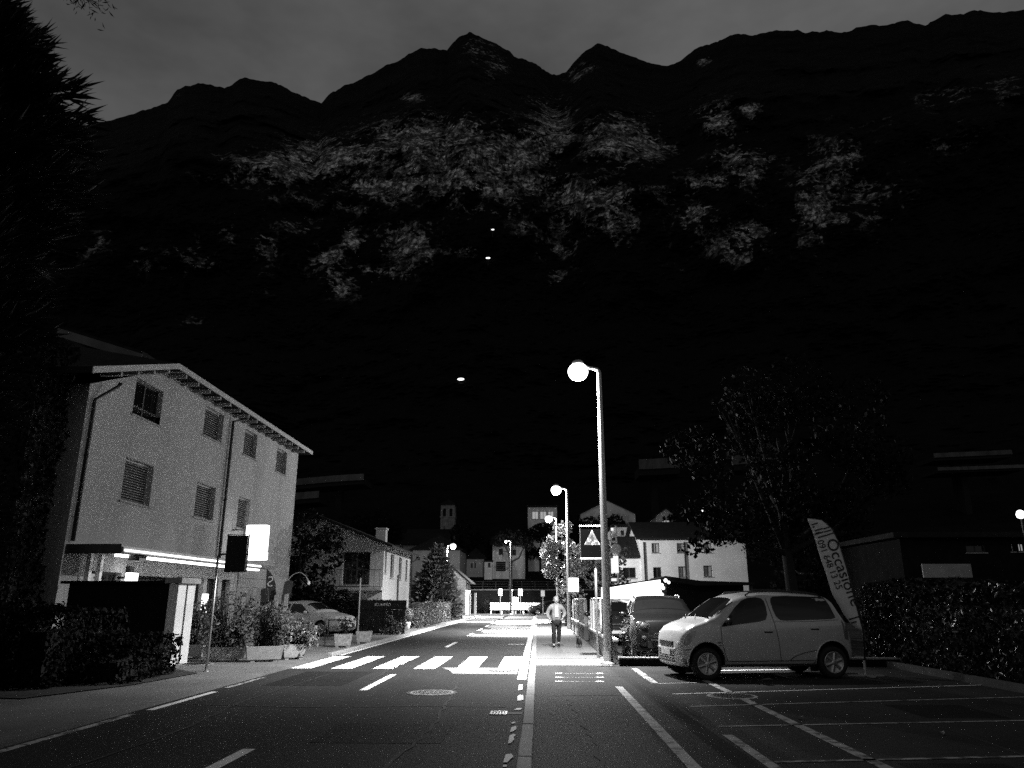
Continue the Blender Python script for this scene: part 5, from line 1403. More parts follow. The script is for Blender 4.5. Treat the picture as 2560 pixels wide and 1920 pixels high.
fig([(-.01, .115), (.02, .11), (-.02, .05), (-.04, .02), (-.065, .025), (-.04, .06)])                                    # legs
fig([(.01, .115), (.04, .11), (.055, .06), (.075, .02), (.05, .015), (.03, .06)])
for k in range(3): fig([(-.17 + k * .04, .035), (-.145 + k * .04, .035), (-.13 + k * .04, .085), (-.155 + k * .04, .085)])
for k in range(3): fig([(.085 + k * .035, .035), (.108 + k * .035, .035), (.095 + k * .03, .085), (.07 + k * .03, .085)])
k_.build('pictogram', M['ink'], board, fix=False)
MB().box((-.06, -.06, 2.75), (.06, .04, 2.83)).build('clamp', M['galv'], ps); MB().box((-.06, -.06, 3.2), (.06, .04, 3.28)).build('clamp', M['galv'], ps)

# feather flag advertising used cars
FY = 16.55
def fp(x, y):
    p = PY(x, y, FY); return (p.x, p.z)
fo = [(2018,1296),(2036,1297),(2053,1300),(2066,1308),(2078,1321),(2088,1337),(2096,1354),(2104,1378),(2113,1405),(2122,1436),(2130,1465),(2138,1494),(2146,1525),(2153,1552),(2160,1577),(2146,1571),(2130,1559),(2120,1546),(2112,1535),(2104,1520),(2094,1503),(2085,1488),(2078,1468),(2071,1445),(2062,1418),(2053,1392),(2044,1366),(2036,1340),(2027,1316)]
fb = fp(2166, 1690)
ff = thing('feather_flag', 'white feather flag lettered Occasione at the rear of the silver van', 'flag', (fb[0], FY, SW))
FO = [fp(*q) for q in fo]
def wav(x, z): return .07 * math.sin(z * 0.9 + .4)
fm = bmesh.new()
f_ = fm.faces.new([fm.verts.new((q[0] - fb[0], 0, q[1] - SW)) for q in FO]); bmesh.ops.triangulate(fm, faces=[f_]); bmesh.ops.subdivide_edges(fm, edges=fm.edges[:], cuts=5, use_grid_fill=True)
for v in fm.verts: v.co.y = wav(v.co.x, v.co.z)
me = bpy.data.meshes.new('cloth'); fm.to_mesh(me); fm.free()
cloth = link(me, 'cloth', M['flag_w'] if 'flag_w' in M else mat('flag_white', 0.72, 0.85, 0.1, 2.0), ff, True)
so = cloth.modifiers.new('t', 'SOLIDIFY'); so.thickness = .004
P = [(0, .03, 0)] + [(q[0] - fb[0] + .012, wav(q[0] - fb[0], q[1] - SW) , q[1] - SW) for q in [FO[k] for k in (14, 12, 10, 8, 6, 4, 2, 0)]]
MB().tube(P, [.02, .018, .016, .014, .012, .011, .010, .008, .006], 7).build('pole', M['black'], ff, True)
a = MB(); a.box((-.35, -.03, 0), (.35, .05, .03)); a.box((-.03, -.33, .003), (.05, .33, .035)); a.tube([(0, .03, 0), (0, .03, .3)], .03, 8); a.build('foot', M['steel'], ff)
def text_on(body, p_from, p_to, h, parent, name, m, dy=-.02):
    """lettering running from one point of the flag to another; the tops of the letters face right"""
    cu = bpy.data.curves.new(name, 'FONT'); cu.body = body; cu.size = 1.0; cu.resolution_u = 4
    tmp = bpy.data.objects.new(name, cu); COL.objects.link(tmp)
    dg = bpy.context.evaluated_depsgraph_get(); dg.update()
    me = bpy.data.meshes.new_from_object(tmp.evaluated_get(dg)); bpy.data.objects.remove(tmp)
    xs = [v.co.x for v in me.vertices]; w = max(xs) - min(xs); x_ = min(xs)
    a, b = Vector(fp(*p_from)), Vector(fp(*p_to)); d = (b - a); L_ = d.length; d.normalize(); n = Vector((-d.y, d.x))
    sc = L_ / w
    bm = bmesh.new(); bm.from_mesh(me); bmesh.ops.triangulate(bm, faces=bm.faces)
    for v in bm.verts:
        q = a + d * (v.co.x - x_) * sc + n * v.co.y * h
        xx, zz = q.x - fb[0], q.y - SW
        v.co = Vector((xx, wav(xx, zz) + dy, zz))
    bm.to_mesh(me); bm.free()
    return link(me, name, m, parent)
text_on('Occasione', (2065, 1352), (2132, 1516), .34, cloth, 'lettering', M['ink'])
text_on('091 648 13 25', (2043, 1353), (2094, 1474), .20, cloth, 'telephone_number', M['ink'])
for (x_, y_, w_) in ((2028, 1312, 16), (2031, 1318, 5), (2036, 1327, 20), (2040, 1333, 9), (2036, 1336, 22), (2045, 1344, 24), (2058, 1322, 15), (2060, 1330, 18), (2064, 1338, 20), (2124, 1549, 25), (2130, 1558, 14)):
    p, q = Vector(fp(x_, y_)), Vector(fp(x_ + w_, y_ - w_ * .3)); e = (q - p).normalized(); n = Vector((-e.y, e.x)) * .012
    MB().add([(v.x - fb[0], wav(v.x - fb[0], v.y - SW) - .02, v.y - SW) for v in (p - n, q - n, q + n, p + n)], [(0, 1, 2, 3)]).build('print_line', M['ink'], cloth, fix=False)

# lit pavilion of the car dealer
pv = thing('sales_pavilion', 'low dark pavilion with a glaring white lit awning behind the parked cars', 'pavilion', (2.7, 31.0, SW))
def pp(x, y, Y): q = PY(x, y, Y); return (q.x - 2.7, q.z - SW)
A = [pp(1521, 1497, 31), pp(1656, 1497, 31), pp(1651, 1449, 31), pp(1600, 1456, 31), pp(1523, 1469, 31)]
MB().prism(A, .12, Matrix.Identity(4)).build('lit_awning', M['awn'], pv)
A = [pp(1505, 1494, 31), pp(1518, 1494, 31), pp(1518, 1466, 31), pp(1505, 1468, 31)]
MB().prism(A, .1, Matrix.Translation((0, .3, 0))).build('lit_panel', M['awn'], pv)
A = [pp(1500, 1466, 31), pp(1600, 1453, 31), pp(1655, 1445, 31), pp(1662, 1440, 31), pp(1750, 1452, 31), pp(1885, 1456, 31), pp(1885, 1462, 31), pp(1740, 1464, 31), pp(1668, 1452, 31), pp(1655, 1448.5, 31), pp(1600, 1455.5, 31), pp(1500, 1468.5, 31)]
MB().prism(A, 4.0, Matrix.Translation((0, -.15, 0))).build('roof', M['roof'], pv)
MB().box((2.35, .4, 0), (5.5, 3.6, 2.15)).build('wall', M['dark_wall'], pv)
for x_ in (.1, 2.3, 5.7): MB().box((x_, .14, 0), (x_ + .1, .24, 2.1)).build('post', M['metal_d'], pv)
for k, (x_, y_, r) in enumerate(((1664, 1451, .075), (1672, 1456, .06), (1658, 1470, .07), (1655, 1462, .06), (1654, 1487, .085))):
    q = pp(x_, y_, 30.7); s_ = MB(); s_.ell((q[0], -.3, q[1]), (r, r, r)); s_.build('bulb', M['bulb'], pv, True)
MB().tube([(pp(1640, 1452, 30.7)[0], -.3, pp(1640, 1452, 30.7)[1]), (pp(1650, 1464, 30.7)[0], -.3, pp(1650, 1464, 30.7)[1]), (pp(1656, 1482, 30.7)[0], -.3, pp(1656, 1482, 30.7)[1])], .012, 5).build('cable', M['black'], pv)
# lit box lantern at the windbreak
q = PY(1433, 1462, 36)
t = thing('lantern_sign', 'small glaring light box on a post halfway along the windbreak', 'sign', (q.x, 36, SW))
MB().tube([(0, 0, 0), (0, 0, q.z + .3)], .03, 8).build('post', M['galv'], t); MB().rbox((-.22, -.16, q.z - SW - .3), (.24, -.03, q.z - SW + .3), .03).build('lightbox', M['box'], t)
# tall totem sign behind the lamp post
q = PY(1537, 1370, 34)
t = thing('totem_sign', 'tall post with a round disc and narrow glowing panel behind the lamp post', 'sign', (q.x, 34, SW))
MB().tube([(.12, 0, 0), (.08, 0, PY(1540, 1318, 34).z)], .04, 8).build('post', M['white'], t)
def tp(x, y): p = PY(x, y, 34); return p.x - q.x, p.z - SW
c_ = tp(1540, 1373); dm = MB(); dm.lathe([(.235, 0), (.235, .06), (.2, .07)], 24, Matrix.Translation((c_[0], .02, c_[1])) @ Matrix.Rotation(R(90), 4, 'X')); dm.build('disc', M['white'], t, True)
M['box2'] = emit('totem_light', .9)
for (xa, ya, xb, yb, m) in ((1534, 1390, 1545, 1432, 'box2'), (1528, 1396, 1532, 1434, 'box2'), (1527, 1320, 1533, 1327, 'box2'), (1530, 1334, 1541, 1344, 'white'), (1531, 1352, 1543, 1358, 'white'), (1528, 1446, 1541, 1453, 'box2')):
    a_, b_ = tp(xa, yb), tp(xb, ya); MB().rbox((a_[0], -.12, a_[1]), (b_[0], -.045, b_[1]), .015).build('panel', M[m], t)

# parked motorbike in the gap of the windbreak
mb_ = thing('motorbike', 'dark motorbike parked in the gap of the windbreak', 'motorbike', (2.55, 29.0, SW), R(75))
for s in (0, 1.35):
    w_ = MB(); Pq = [(s + .27 * math.cos(k), 0, .3 + .27 * math.sin(k)) for k in np.linspace(0, 2 * math.pi, 25)]; w_.tube(Pq, .045, 8); w_.build('wheel', M['rubber'], mb_, True)
    h_ = MB(); h_.lathe([(.08, -.05), (.08, .05)], 12, Matrix.Translation((s, 0, .3)) @ Matrix.Rotation(R(90), 4, 'X'))
    for k in range(6): h_.tube([(s, 0, .3), (s + .25 * math.cos(k), 0, .3 + .25 * math.sin(k))], .01, 5)
    h_.build('rim', M['alloy'], mb_)
b_ = MB(); b_.ell((.62, 0, .78), (.3, .13, .14)); b_.build('tank', M['dark_car'], mb_, True)
b_ = MB(); b_.rbox((.78, -.13, .72), (1.5, .13, .82), .04); b_.build('seat', M['black'], mb_, True)
b_ = MB(); b_.rbox((.45, -.14, .28), (.95, .14, .62), .05); b_.build('engine', M['metal_d'], mb_, True)
b_ = MB(); b_.tube([(0, .08, .3), (.22, .08, .85), (.3, .08, 1.0)], .025, 7); b_.tube([(0, -.08, .3), (.22, -.08, .85), (.3, -.08, 1.0)], .025, 7); b_.build('fork', M['steel'], mb_)
b_ = MB(); b_.tube([(.36, -.36, 1.02), (.28, -.2, 1.03), (.28, .2, 1.03), (.36, .36, 1.02)], .014, 6); b_.build('handlebar', M['steel'], mb_)
MB().ell((.14, 0, .88), (.08, .09, .09)).build('headlamp', M['lens'], mb_, True)
for s in (-1, 1): MB().ell((.34, s * .3, 1.16), (.02, .06, .045)).build('mirror', M['chrome'], mb_, True)

# laurel hedge along the lot, with its kerb
hedge('tall glossy laurel hedge along the right edge of the parking lot', (8.25, 8.5, SW), [(0.1, 0, 0, 2.0, 12.2, 1.75), (0.4, 11.0, 0, 3.0, 12.6, 1.9)], 'leaf_g', 0.125, 330, 13)
MB().box((8.05, 8.0, 0), (8.2, 20.6, SW + .12)).build('kerb', M['kerb_d'])['kind'] = 'structure'
for k, (px_, py_, lab) in enumerate(((1915, 1702, 'large fallen leaf on the tarmac in front of the van doors'), (2356, 1836, 'small fallen leaf on the empty bays at far right'), (2045, 1700, 'small fallen leaf in front of the rear wheel'), (2350, 1715, 'fallen leaf near the foot of the hedge'), (2000, 1797, 'tiny fallen leaf between the parking lines'))):
    p = G(px_, py_, SW); s_ = .13 if k == 0 else .06
    t = MB().add([(-s_, 0, .004), (-s_ * .3, s_ * .5, .03), (s_ * .6, s_ * .35, .05), (s_ * 1.1, 0, .02), (s_ * .5, -s_ * .4, .035), (-s_ * .3, -s_ * .45, .02)], [(0, 1, 2, 3, 4, 5)]).build('fallen_leaf', M['leaf_b'])
    t.location = (p.x, p.y, SW); t.rotation_euler = (0, 0, k * 1.3); tag(t, lab, 'leaf', 'fallen leaves')

# trees on the right
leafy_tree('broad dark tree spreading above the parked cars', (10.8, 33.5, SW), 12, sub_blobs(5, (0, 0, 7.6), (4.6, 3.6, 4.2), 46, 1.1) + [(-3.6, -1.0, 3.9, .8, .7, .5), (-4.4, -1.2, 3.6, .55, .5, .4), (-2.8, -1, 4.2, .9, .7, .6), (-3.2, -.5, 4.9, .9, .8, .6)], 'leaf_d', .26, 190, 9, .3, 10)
leafy_tree('bushy tree brightly lit by the third street lamp', (2.0, 54.0, SW), 7, sub_blobs(7, (0, 0, 4.4), (1.35, 1.3, 2.2), 26, .55), 'leaf_b', .24, 420, 19, .14, 6)
leafy_tree('narrow leafy tree growing over the far windbreak', (1.9, 46.5, SW), 4, sub_blobs(8, (0.1, 0, 2.3), (.5, 1.0, 1.5), 14, .4), 'leaf', .2, 380, 29, .09, 4)
leafy_tree('dark leafy tree behind the pedestrian sign', (4.2, 47.0, SW), 6, sub_blobs(9, (0, 0, 3.4), (1.4, 1.4, 1.7), 22, .6), 'leaf', .24, 300, 39, .12, 5)
leafy_tree('dark tree standing beside the white house', (20.5, 58.0, SW), 12, sub_blobs(10, (0, 0, 6.0), (4.5, 3.0, 5.0), 36, 1.3), 'leaf_d', .34, 120, 49, .25, 6)
# ================================================================== village
def rows(*a): return list(a)
M['plaster_h'] = mat('house_plaster', 0.36, 0.92, 0.15, 0.8, 0.3, 60, speck=0.12, spscale=40)
# second house on the left, its side facing the road
p0, p1 = PX(957, 1450, -8.5), PX(1024, 1450, -8.5)
HY, HL = p0.y, p1.y - p0.y
def sw(xa, xb, ya, yb, kind='dark'):
    a, b = PX(xa, yb, -8.5), PX(xb, ya, -8.5); return (a.y - HY, b.y - HY, a.z, b.z, kind)
W_ = 7.6
h2 = house('cottage', 'grey two-storey house with tall narrow windows and a dark loggia facing the road', (-8.5 - W_, HY, 0), 0, W_, HL, 4.5, 1.5, 'y', .55, 'plaster_h', right=[sw(961, 968, 1376, 1432), sw(975, 986, 1388, 1444), sw(996, 1005, 1395, 1448), sw(1013, 1019, 1401, 1450)],
      front=[(W_ - 2.25, W_ - .75, 2.35, 4.1, 'dark'), (W_ - 5.5, W_ - 4.4, 2.6, 3.9, 'dark'), (W_ - 2.0, W_ - 1.2, .1, 1.9, 'door')], chim=((W_ - 1.2, 5.0, 5.75, .3),))
a = MB()
for k in range(9): a.tube([(W_ - 2.5 + k * .31, -.75, 2.2), (W_ - 2.5 + k * .31, -.75, 3.1)], .012, 5)
a.tube([(W_ - 2.55, -.75, 3.12), (W_ + .05, -.75, 3.12)], .02, 6); a.tube([(W_ - 2.55, -.75, 2.25), (W_ + .05, -.75, 2.25)], .015, 6)
ba = MB().box((W_ - 2.6, -.8, 2.04), (W_ + .1, -.004, 2.2)).build('balcony', M['concrete'], h2); a.build('railing', M['metal_d'], ba)
MB().tube([(W_ + .5, HL + .3, 4.25), (W_ + .1, HL - .1, 3.9), (W_ + .08, HL - .1, 0)], .045, 7).build('downpipe', M['metal_d'], h2)
MB().tube([(W_ + .06, 4.4, 3.0), (W_ + .06, 4.4, 0)], .05, 7).build('downpipe', M['metal_d'], h2)
# black shop board and yard fence before it
p = PY(958, 1511, 36.5)
t = thing('shop_board', 'black board with a line of small white lettering in front of the grey house', 'sign', (p.x, 36.5, .03))
MB().box((-1.15, 0, 0), (-1.05, .1, p.z + .12)).build('post', M['black'], t); MB().box((.95, 0, 0), (1.05, .1, p.z + .12)).build('post', M['black'], t)
sb = MB().box((-1.2, -.04, p.z - .26), (1.1, -.004, p.z + .16)).build('board', M['blackm'], t)
cu = bpy.data.curves.new('lettering', 'FONT'); cu.body = 'SCUBAPRO'; cu.size = .16
tmp = bpy.data.objects.new('lettering', cu); COL.objects.link(tmp); dg = bpy.context.evaluated_depsgraph_get(); dg.update()
me = bpy.data.meshes.new_from_object(tmp.evaluated_get(dg)); bpy.data.objects.remove(tmp)
xs = [v.co.x for v in me.vertices]; k = .76 / (max(xs) - min(xs))
for v in me.vertices: v.co = Vector(((v.co.x - min(xs)) * k - .4, -.046, p.z - .1 + v.co.y * 1.15))
link(me, 'lettering', M['white'], sb)
for k in range(7): MB().box((-1.05 + k * .3, .02, .02), (-.757 + k * .3, .05, p.z - .265)).build('fence_board', M['blackm'], t)
p = PY(1016, 1570, 40.5)
t = thing('flowerpot', 'white flowerpot with a trailing plant by the kerb', 'flowerpot', (p.x, 40.5, .03))
MB().lathe([(.14, 0), (.2, .3), (.22, .42), (.18, .42), (.17, .36)], 16).build('pot', M['white'], t, True)
rng = np.random.default_rng(4); Pq, Nq = blob_points(rng, (0, 0, .75), (.35, .35, .45), 420); leaves('plant', Pq, Nq, .09, M['leaf_b'], t, .6, 4, .8, world=False)
# silver post by the car
p = G(898, 1605, .03)
t = MB().tube([(0, 0, 0), (0, 0, 2.35)], .03, 8).build('pole', M['galv']); t.location = (p.x - .3, p.y + 1, .03); tag(t, 'thin grey pole behind the clipped bushes', 'pole')
hedge('dark hedge behind the black shop board', (-10.3, 37.0, .03), [(0, 0, 0, 3.2, .9, 1.5)], 'leaf_d', .13, 230, 63)
bush((PY(985, 1560, 36).x, 36.0, .03), mound(71, .5, .3, .8, 14, .26), 'leaf', .1, 500, 72, 'leafy bush at the foot of the black shop board', 'roadside_bush', 4, 'shrub', 'roadside bushes')
# roadside hedge and garden conifer
hedge('low overgrown hedge along the far left kerb', (-7.9, 43.5, .03), [(0, 0, 0, 1.3, 9, .95), (-.6, 8, 0, 1.2, 26, 1.25)], 'leaf', .14, 130, 23)
conifer('spreading garden conifer lit on its road side before the small shed', (-8.0, 61.5, .03), 5.6, 2.3, 15, 'needle_n', .12, 17, 10, .42, z0=.4, droop=.25, per=26, shape=.75, spike=.2)
leafy_tree('dark round tree between the townhouse and the grey house', (-12.0, 38.6, .03), 6, sub_blobs(3, (0, 0, 3.2), (1.9, 1.3, 2.6), 34, .7), 'leaf_d', .22, 260, 59, .18, 5)
hedge('added dark hedge covering the shaded house wall behind the silver hatchback', (-13.5, 38.8, .03), [(0, 0, 0, 3.9, 1.0, 1.9)], 'leaf_d', .14, 200, 61)  # hedge added to keep the lower house wall dark
p = PY(1106, 1545, 55)
t = thing('road_sign', 'thin post with a small dark sign beside the low hedge', 'road sign', (p.x, 55, .03)); MB().tube([(0, 0, 0), (0, 0, 2.2)], .03, 7).build('post', M['metal_d'], t); MB().box((-.2, -.06, 1.75), (.2, -.035, 2.2)).build('plate', M['metal_d'], t)
# small gabled shed across the junction
def py_(x, y, Y): q = PY(x, y, Y); return q.x, q.z
sx0, sx1 = py_(1094, 1500, 84)[0], py_(1164, 1500, 84)[0]; sh = py_(1164, 1449, 84)[1]; ax_, az_ = py_(1121, 1412, 84)
shd = house('shed', 'small white gabled shed brightly lit at the far junction', (sx0, 84, 0), 0, sx1 - sx0, 5.5, sh, az_ - sh, 'y', .55, 'plaster_w', apex=ax_ - sx0, front=[(.9, 1.8, .05, 2.0, 'dark')])
for k in (0.35, .95): MB().box((sx1 - sx0 + k, -.3, 0), (sx1 - sx0 + k + .22, -.1, sh - 1.4)).build('pillar', M['white'], shd)

# ---- far end: retaining wall, railing, signs
x0_, x1_ = py_(1165, 1500, 95.5)[0], py_(1420, 1500, 95.5)[0]
rw = thing('retaining_wall', 'long dark retaining wall closing the end of the road', 'wall', (x0_ - 14, 95.5, -.1))
zt = py_(1260, 1476, 95.5)[1]
MB().box((0, 0, 0), (x1_ - x0_ + 40, .6, zt + .1)).build('wall_face', M['plaster_g'] if False else M['dark_wall'], rw); MB().box((0, -.1, zt + .103), (x1_ - x0_ + 40, .7, zt + .25)).build('coping', M['kerb_d'], rw)
for k in range(30):
    MB().box((k * 1.6, .2, zt + .253), (k * 1.6 + .06, .28, zt + 1.15)).build('rail_post', M['blackm'], rw)
for z in (.5, .8, 1.1): MB().tube([(0, .24, zt + .25 + z - .2), (48, .24, zt + .25 + z - .2)], .025, 5).build('rail', M['blackm'], rw)
xa, xb = py_(1228, 1510, 90)[0], py_(1362, 1510, 90)[0]
rl = thing('railing', 'white two-rail railing across the end of the road', 'railing', (xa, 90, 0))
for k in range(6): MB().box(((xb - xa) * k / 5 - .07, -.05, 0), ((xb - xa) * k / 5 + .07, .05, 1.25)).build('post', M['white'], rl)
MB().box((-.1, -.1, .95), (xb - xa + .1, -.053, 1.22)).build('rail', M['white'], rl); MB().box((-.1, -.1, .45), (xb - xa + .1, -.053, .85)).build('rail', M['white'], rl)
for (x_, yt, Y, lab, w, h) in ((1251, 1472, 93, 'small white sign left of the bare tree', .45, .8), (1301, 1472, 93, 'small triangular warning sign right of the bare tree', .5, .8), (1280, 1474, 92, 'tiny pale sign plate on the bare tree side', .25, .2), (1357, 1476, 80, 'small pale sign at the end of the lit pavement', .4, .6)):
    q = PY(x_, yt, Y); t = thing('road_sign', lab, 'road sign', (q.x, Y, 0), group='small signs at the road end')
    MB().tube([(0, 0, 0), (0, 0, q.z)], .04, 7).build('post', M['galv'], t); MB().rbox((-w / 2, -.09, q.z - h), (w / 2, -.045, q.z), .02).build('plate', M['white'], t)
q = PY(1289, 1506, 91); t = thing('notice_box', 'square white notice box behind the railing', 'box', (q.x, 91, 0)); MB().rbox((-.35, -.2, .5), (.35, .2, py_(1289, 1493, 91)[1]), .03).build('box', M['white'], t); MB().box((-.08, -.08, 0), (.08, .08, .5)).build('post', M['galv'], t)
q = PY(1215, 1510, 94); bush((q.x, 93.8, 0), [(0, 0, 1.0, 1.15, .9, 1.0)], 'leaf_d', .14, 500, 44, 'large clipped round bush left of the white railing', 'round_bush', 6, 'shrub', 'bushes at the road end')
for (x_, lab) in ((1262, 'small dark litter bin left of the notice box'), (1274, 'pale domed bin beside the notice box')):
    q = PY(x_, 1506, 91.5); t = thing('litter_bin', lab, 'bin', (q.x, 91.5, 0), group='bins at the road end'); MB().lathe([(.22, 0), (.25, .9), (.27, .92), (.2, 1.15), (.05, 1.25)], 14).build('bin_body', M['concrete'], t, True); MB().lathe([(.275, .86), (.275, .9)], 14).build('rim', M['metal_d'], t)
# bare-limbed tree at the road end
q = PY(1277, 1500, 93.5)
bt = thing('bare_tree', 'forked dark tree standing before the white hillside house', 'tree', (q.x, 93.5, 0))
def tq(x, y): p = PY(x, y, 93.5); return (p.x - q.x, 0, p.z)
a = MB(); a.tube([(0, 0, 0), tq(1277, 1440), tq(1276, 1398)], [.22, .2, .17], 8); a.tube([tq(1276, 1400), tq(1270, 1378), tq(1258, 1360), tq(1247, 1352)], [.15, .12, .08, .03], 7); a.tube([tq(1277, 1400), tq(1280, 1375), tq(1279, 1352)], [.13, .09, .04], 7); a.tube([tq(1278, 1405), tq(1297, 1395), tq(1308, 1372), tq(1314, 1362)], [.12, .1, .08, .03], 7)
a.tube([tq(1270, 1380), tq(1262, 1378), tq(1252, 1378)], [.07, .05, .02], 6); a.build('trunk', M['bark'], bt, True)
rng = np.random.default_rng(6); Pq = []; Nq = []
for (x_, y_, r) in ((1250, 1345, 1.0), (1270, 1338, 1.3), (1290, 1340, 1.4), (1312, 1350, 1.2), (1245, 1360, .6), (1320, 1365, .8), (1300, 1358, .7), (1268, 1355, .7)):
    c_ = tq(x_, y_); a_, b_ = blob_points(rng, c_, (r, r * .8, r * .6), 130); Pq.append(a_); Nq.append(b_)
leaves('crown', np.concatenate(Pq), np.concatenate(Nq), .3, M['leaf_d'], bt, .6, 6, .8, world=False)

# ---- houses on the slope
def hp(name, label, xa, xb, yt, yb, Y, d, rh, ridge, wall, wins=(), over=.4, ybase=None, **kw):
    """a house whose camera side spans those points of the photograph"""
    a, b = PY(xa, yb, Y), PY(xb, yt, Y)
    w = b.x - a.x
    zb = foot(math.hypot(a.x, Y)) - 1.5
    ops = []
    for q in wins:
        u, v = PY(q[0], q[3], Y), PY(q[1], q[2], Y)
        ops.append((u.x - a.x, v.x - a.x, u.z - zb, v.z - zb, q[4] if len(q) > 4 else 'dark'))
    return house(name, label, (a.x, Y, zb), 0, w, d, b.z - zb, rh, ridge, over, wall, front=ops, **kw)
hp('hillside_house', 'white house with a dark garage behind the forked tree', 1231, 1312, 1361, 1430, 112, 8, 1.3, 'x', 'plaster_w', [(1247, 1257, 1372, 1387), (1281, 1290, 1374, 1388), (1240, 1264, 1404, 1428, 'garage')])
hp('hillside_house', 'low white annex left of the garage', 1211, 1230.5, 1405, 1432, 111, 6, .25, 'flat', 'plaster_w', [(1220, 1226, 1407, 1418)], over=.1)
hp('hillside_house', 'grey rounded house below the church', 1166, 1210, 1398, 1432, 114, 7, 1.6, 'hip', 'plaster_g', [(1177, 1182, 1408, 1420), (1186, 1190, 1404, 1420)])
hp('hillside_house', 'wide dark house in front of the church', 1030, 1150, 1376, 1440, 104, 9, 2.2, 'hip', 'plaster_g', [(1040, 1050, 1388, 1400), (1068, 1078, 1388, 1400)])
hp('hillside_house', 'grey roofed house below the church tower with a pale eave', 985, 1115, 1360, 1420, 126, 9, 2.0, 'x', 'plaster_g', [(1000, 1008, 1366, 1374)])
hp('hillside_house', 'gabled house high on the slope behind the lamps', 1452, 1588, 1285, 1320, 128, 10, 2.2, 'y', 'plaster_w', [(1497, 1507, 1262, 1284) if False else (1496, 1508, 1288, 1300), (1475, 1483, 1290, 1300)])
hp('hillside_house', 'arcaded villa beside the second lamp glow', 1320, 1392, 1268, 1335, 122, 9, .3, 'flat', 'plaster_w', [(1330, 1346, 1278, 1298, 'dimlit'), (1350, 1366, 1278, 1298, 'dimlit'), (1370, 1384, 1278, 1298, 'dimlit')], over=.25)
hp('hillside_house', 'dark house with a pale upper wall behind the white house', 1535, 1600, 1318, 1360, 84, 8, .3, 'flat', 'plaster_w', [(1552, 1560, 1326, 1338)], over=.2)
hp('hillside_house', 'small dim chalet left of the broad tree', 1642, 1690, 1290, 1330, 110, 6, 1.0, 'y', 'plaster_g', [(1656, 1674, 1300, 1318, 'dimlit')])
# white house by the yard
def wv(q): return q
hp('white_house', 'large white two-storey house with dark shuttered windows behind the lit awning', 1607, 1862, 1346, 1500, 62, 9, 1.6, 'x', 'plaster_w', [(1630, 1648, 1358, 1382, 'pale'), (1693, 1712, 1358, 1382, 'pale'), (1760, 1779, 1358, 1382, 'pale'), (1634, 1653, 1418, 1446), (1697, 1716, 1416, 1444, 'pale'), (1760, 1780, 1414, 1442, 'pale')], over=.35)
wo = bpy.data.objects[[o.name for o in bpy.data.objects if o.name.startswith('white_house')][-1]]
for px_ in (1611, 1712.5):
    x_ = PY(px_, 1400, 62).x - wo.location.x; MB().tube([(x_, -.09, 0.5), (x_, -.09, 7.6)], .06, 7).build('downpipe', M['metal_d'], wo)
hp('white_annex', 'low white annex with a wide window attached to the white house', 1552, 1606.5, 1392, 1500, 62.3, 6, 1.7, 'x', 'plaster_w', [(1558, 1589, 1419, 1445)], over=.2)

# church
Yc = 150.0
ta, tb_ = PY(1100, 1350, Yc), PY(1137, 1262, Yc)
zb = foot(Yc) - 2
ch = thing('church_tower', 'square stone bell tower with paired arched openings above the village', 'church', (ta.x, Yc, zb))
tw = tb_.x - ta.x; th_ = tb_.z - zb
wt = MB(); bell0, bell1 = PY(1110, 1291, Yc).z - zb, PY(1110, 1271, Yc).z - zb
op_ = [(tw * .15, tw * .38, bell0, bell1), (tw * .63, tw * .86, bell0, bell1)]
opening_wall(wt, (0, 0, 0), (1, 0, 0), tw, th_, op_, .5, (0, -1, 0)); opening_wall(wt, (tw, 0, 0), (0, 1, 0), tw, th_, op_, .5, (1, 0, 0)); opening_wall(wt, (0, tw, 0), (0, -1, 0), tw, th_, [], .5, (-1, 0, 0)); opening_wall(wt, (tw, tw, 0), (-1, 0, 0), tw, th_, [], .5, (0, 1, 0))
wt.build('tower_wall', M['stone'], ch, fix=False)
for p in op_:
    a = MB(); u = (p[0] + p[1]) / 2; r = (p[1] - p[0]) / 2
    a.prism([(p[0] - .02, bell1 + .01), (p[0] - .02, bell1 - r), (p[0] + r * .3, bell1 - r * .3), (u, bell1 + .01)], .3, Matrix.Translation((0, .05, 0))); a.prism([(p[1] + .02, bell1 + .01), (u, bell1 + .012), (p[1] - r * .3, bell1 - r * .3), (p[1] + .02, bell1 - r)], .3, Matrix.Translation((0, .05, 0))); a.build('arch', M['stone'], ch)
    MB().box((p[0] - .1, .6, bell0 - .2), (p[1] + .1, .7, bell1 + .2)).build('belfry_dark', M['blackm'], ch)
for py0 in (1294, 1338):
    z = PY(1110, py0, Yc).z - zb; MB().box((-.12, -.12, z), (tw + .12, tw + .12, z + .25)).build('string_course', M['stone'], ch)
r_ = MB(); e = .35; r_.add([(-e, -e, th_), (tw + e, -e, th_), (tw + e, tw + e, th_), (-e, tw + e, th_), (tw / 2, tw / 2, th_ + 1.3)], [(0, 1, 4), (1, 2, 4), (2, 3, 4), (3, 0, 4), (3, 2, 1, 0)]); r_.build('roof', M['roof'], ch)
for k, (x_, y_) in enumerate(((.32, .5),)):
    MB().box((tw * .26, -.03, bell0 - 3.2), (tw * .3, .02, bell0 - 1.9)).build('slit_window', M['blackm'], ch)
nv = hp('church_nave', 'long dark church roof at the foot of the bell tower', 1010, 1128, 1352, 1400, 143, 9, 2.4, 'x', 'plaster_g', [(1040, 1044, 1356, 1366)], over=.3, cat='church')

M['black_c'] = mat('black_concrete', 0.006, 0.95, 0.3, 1)  # near-black so that deck and piers merge with the dark slope
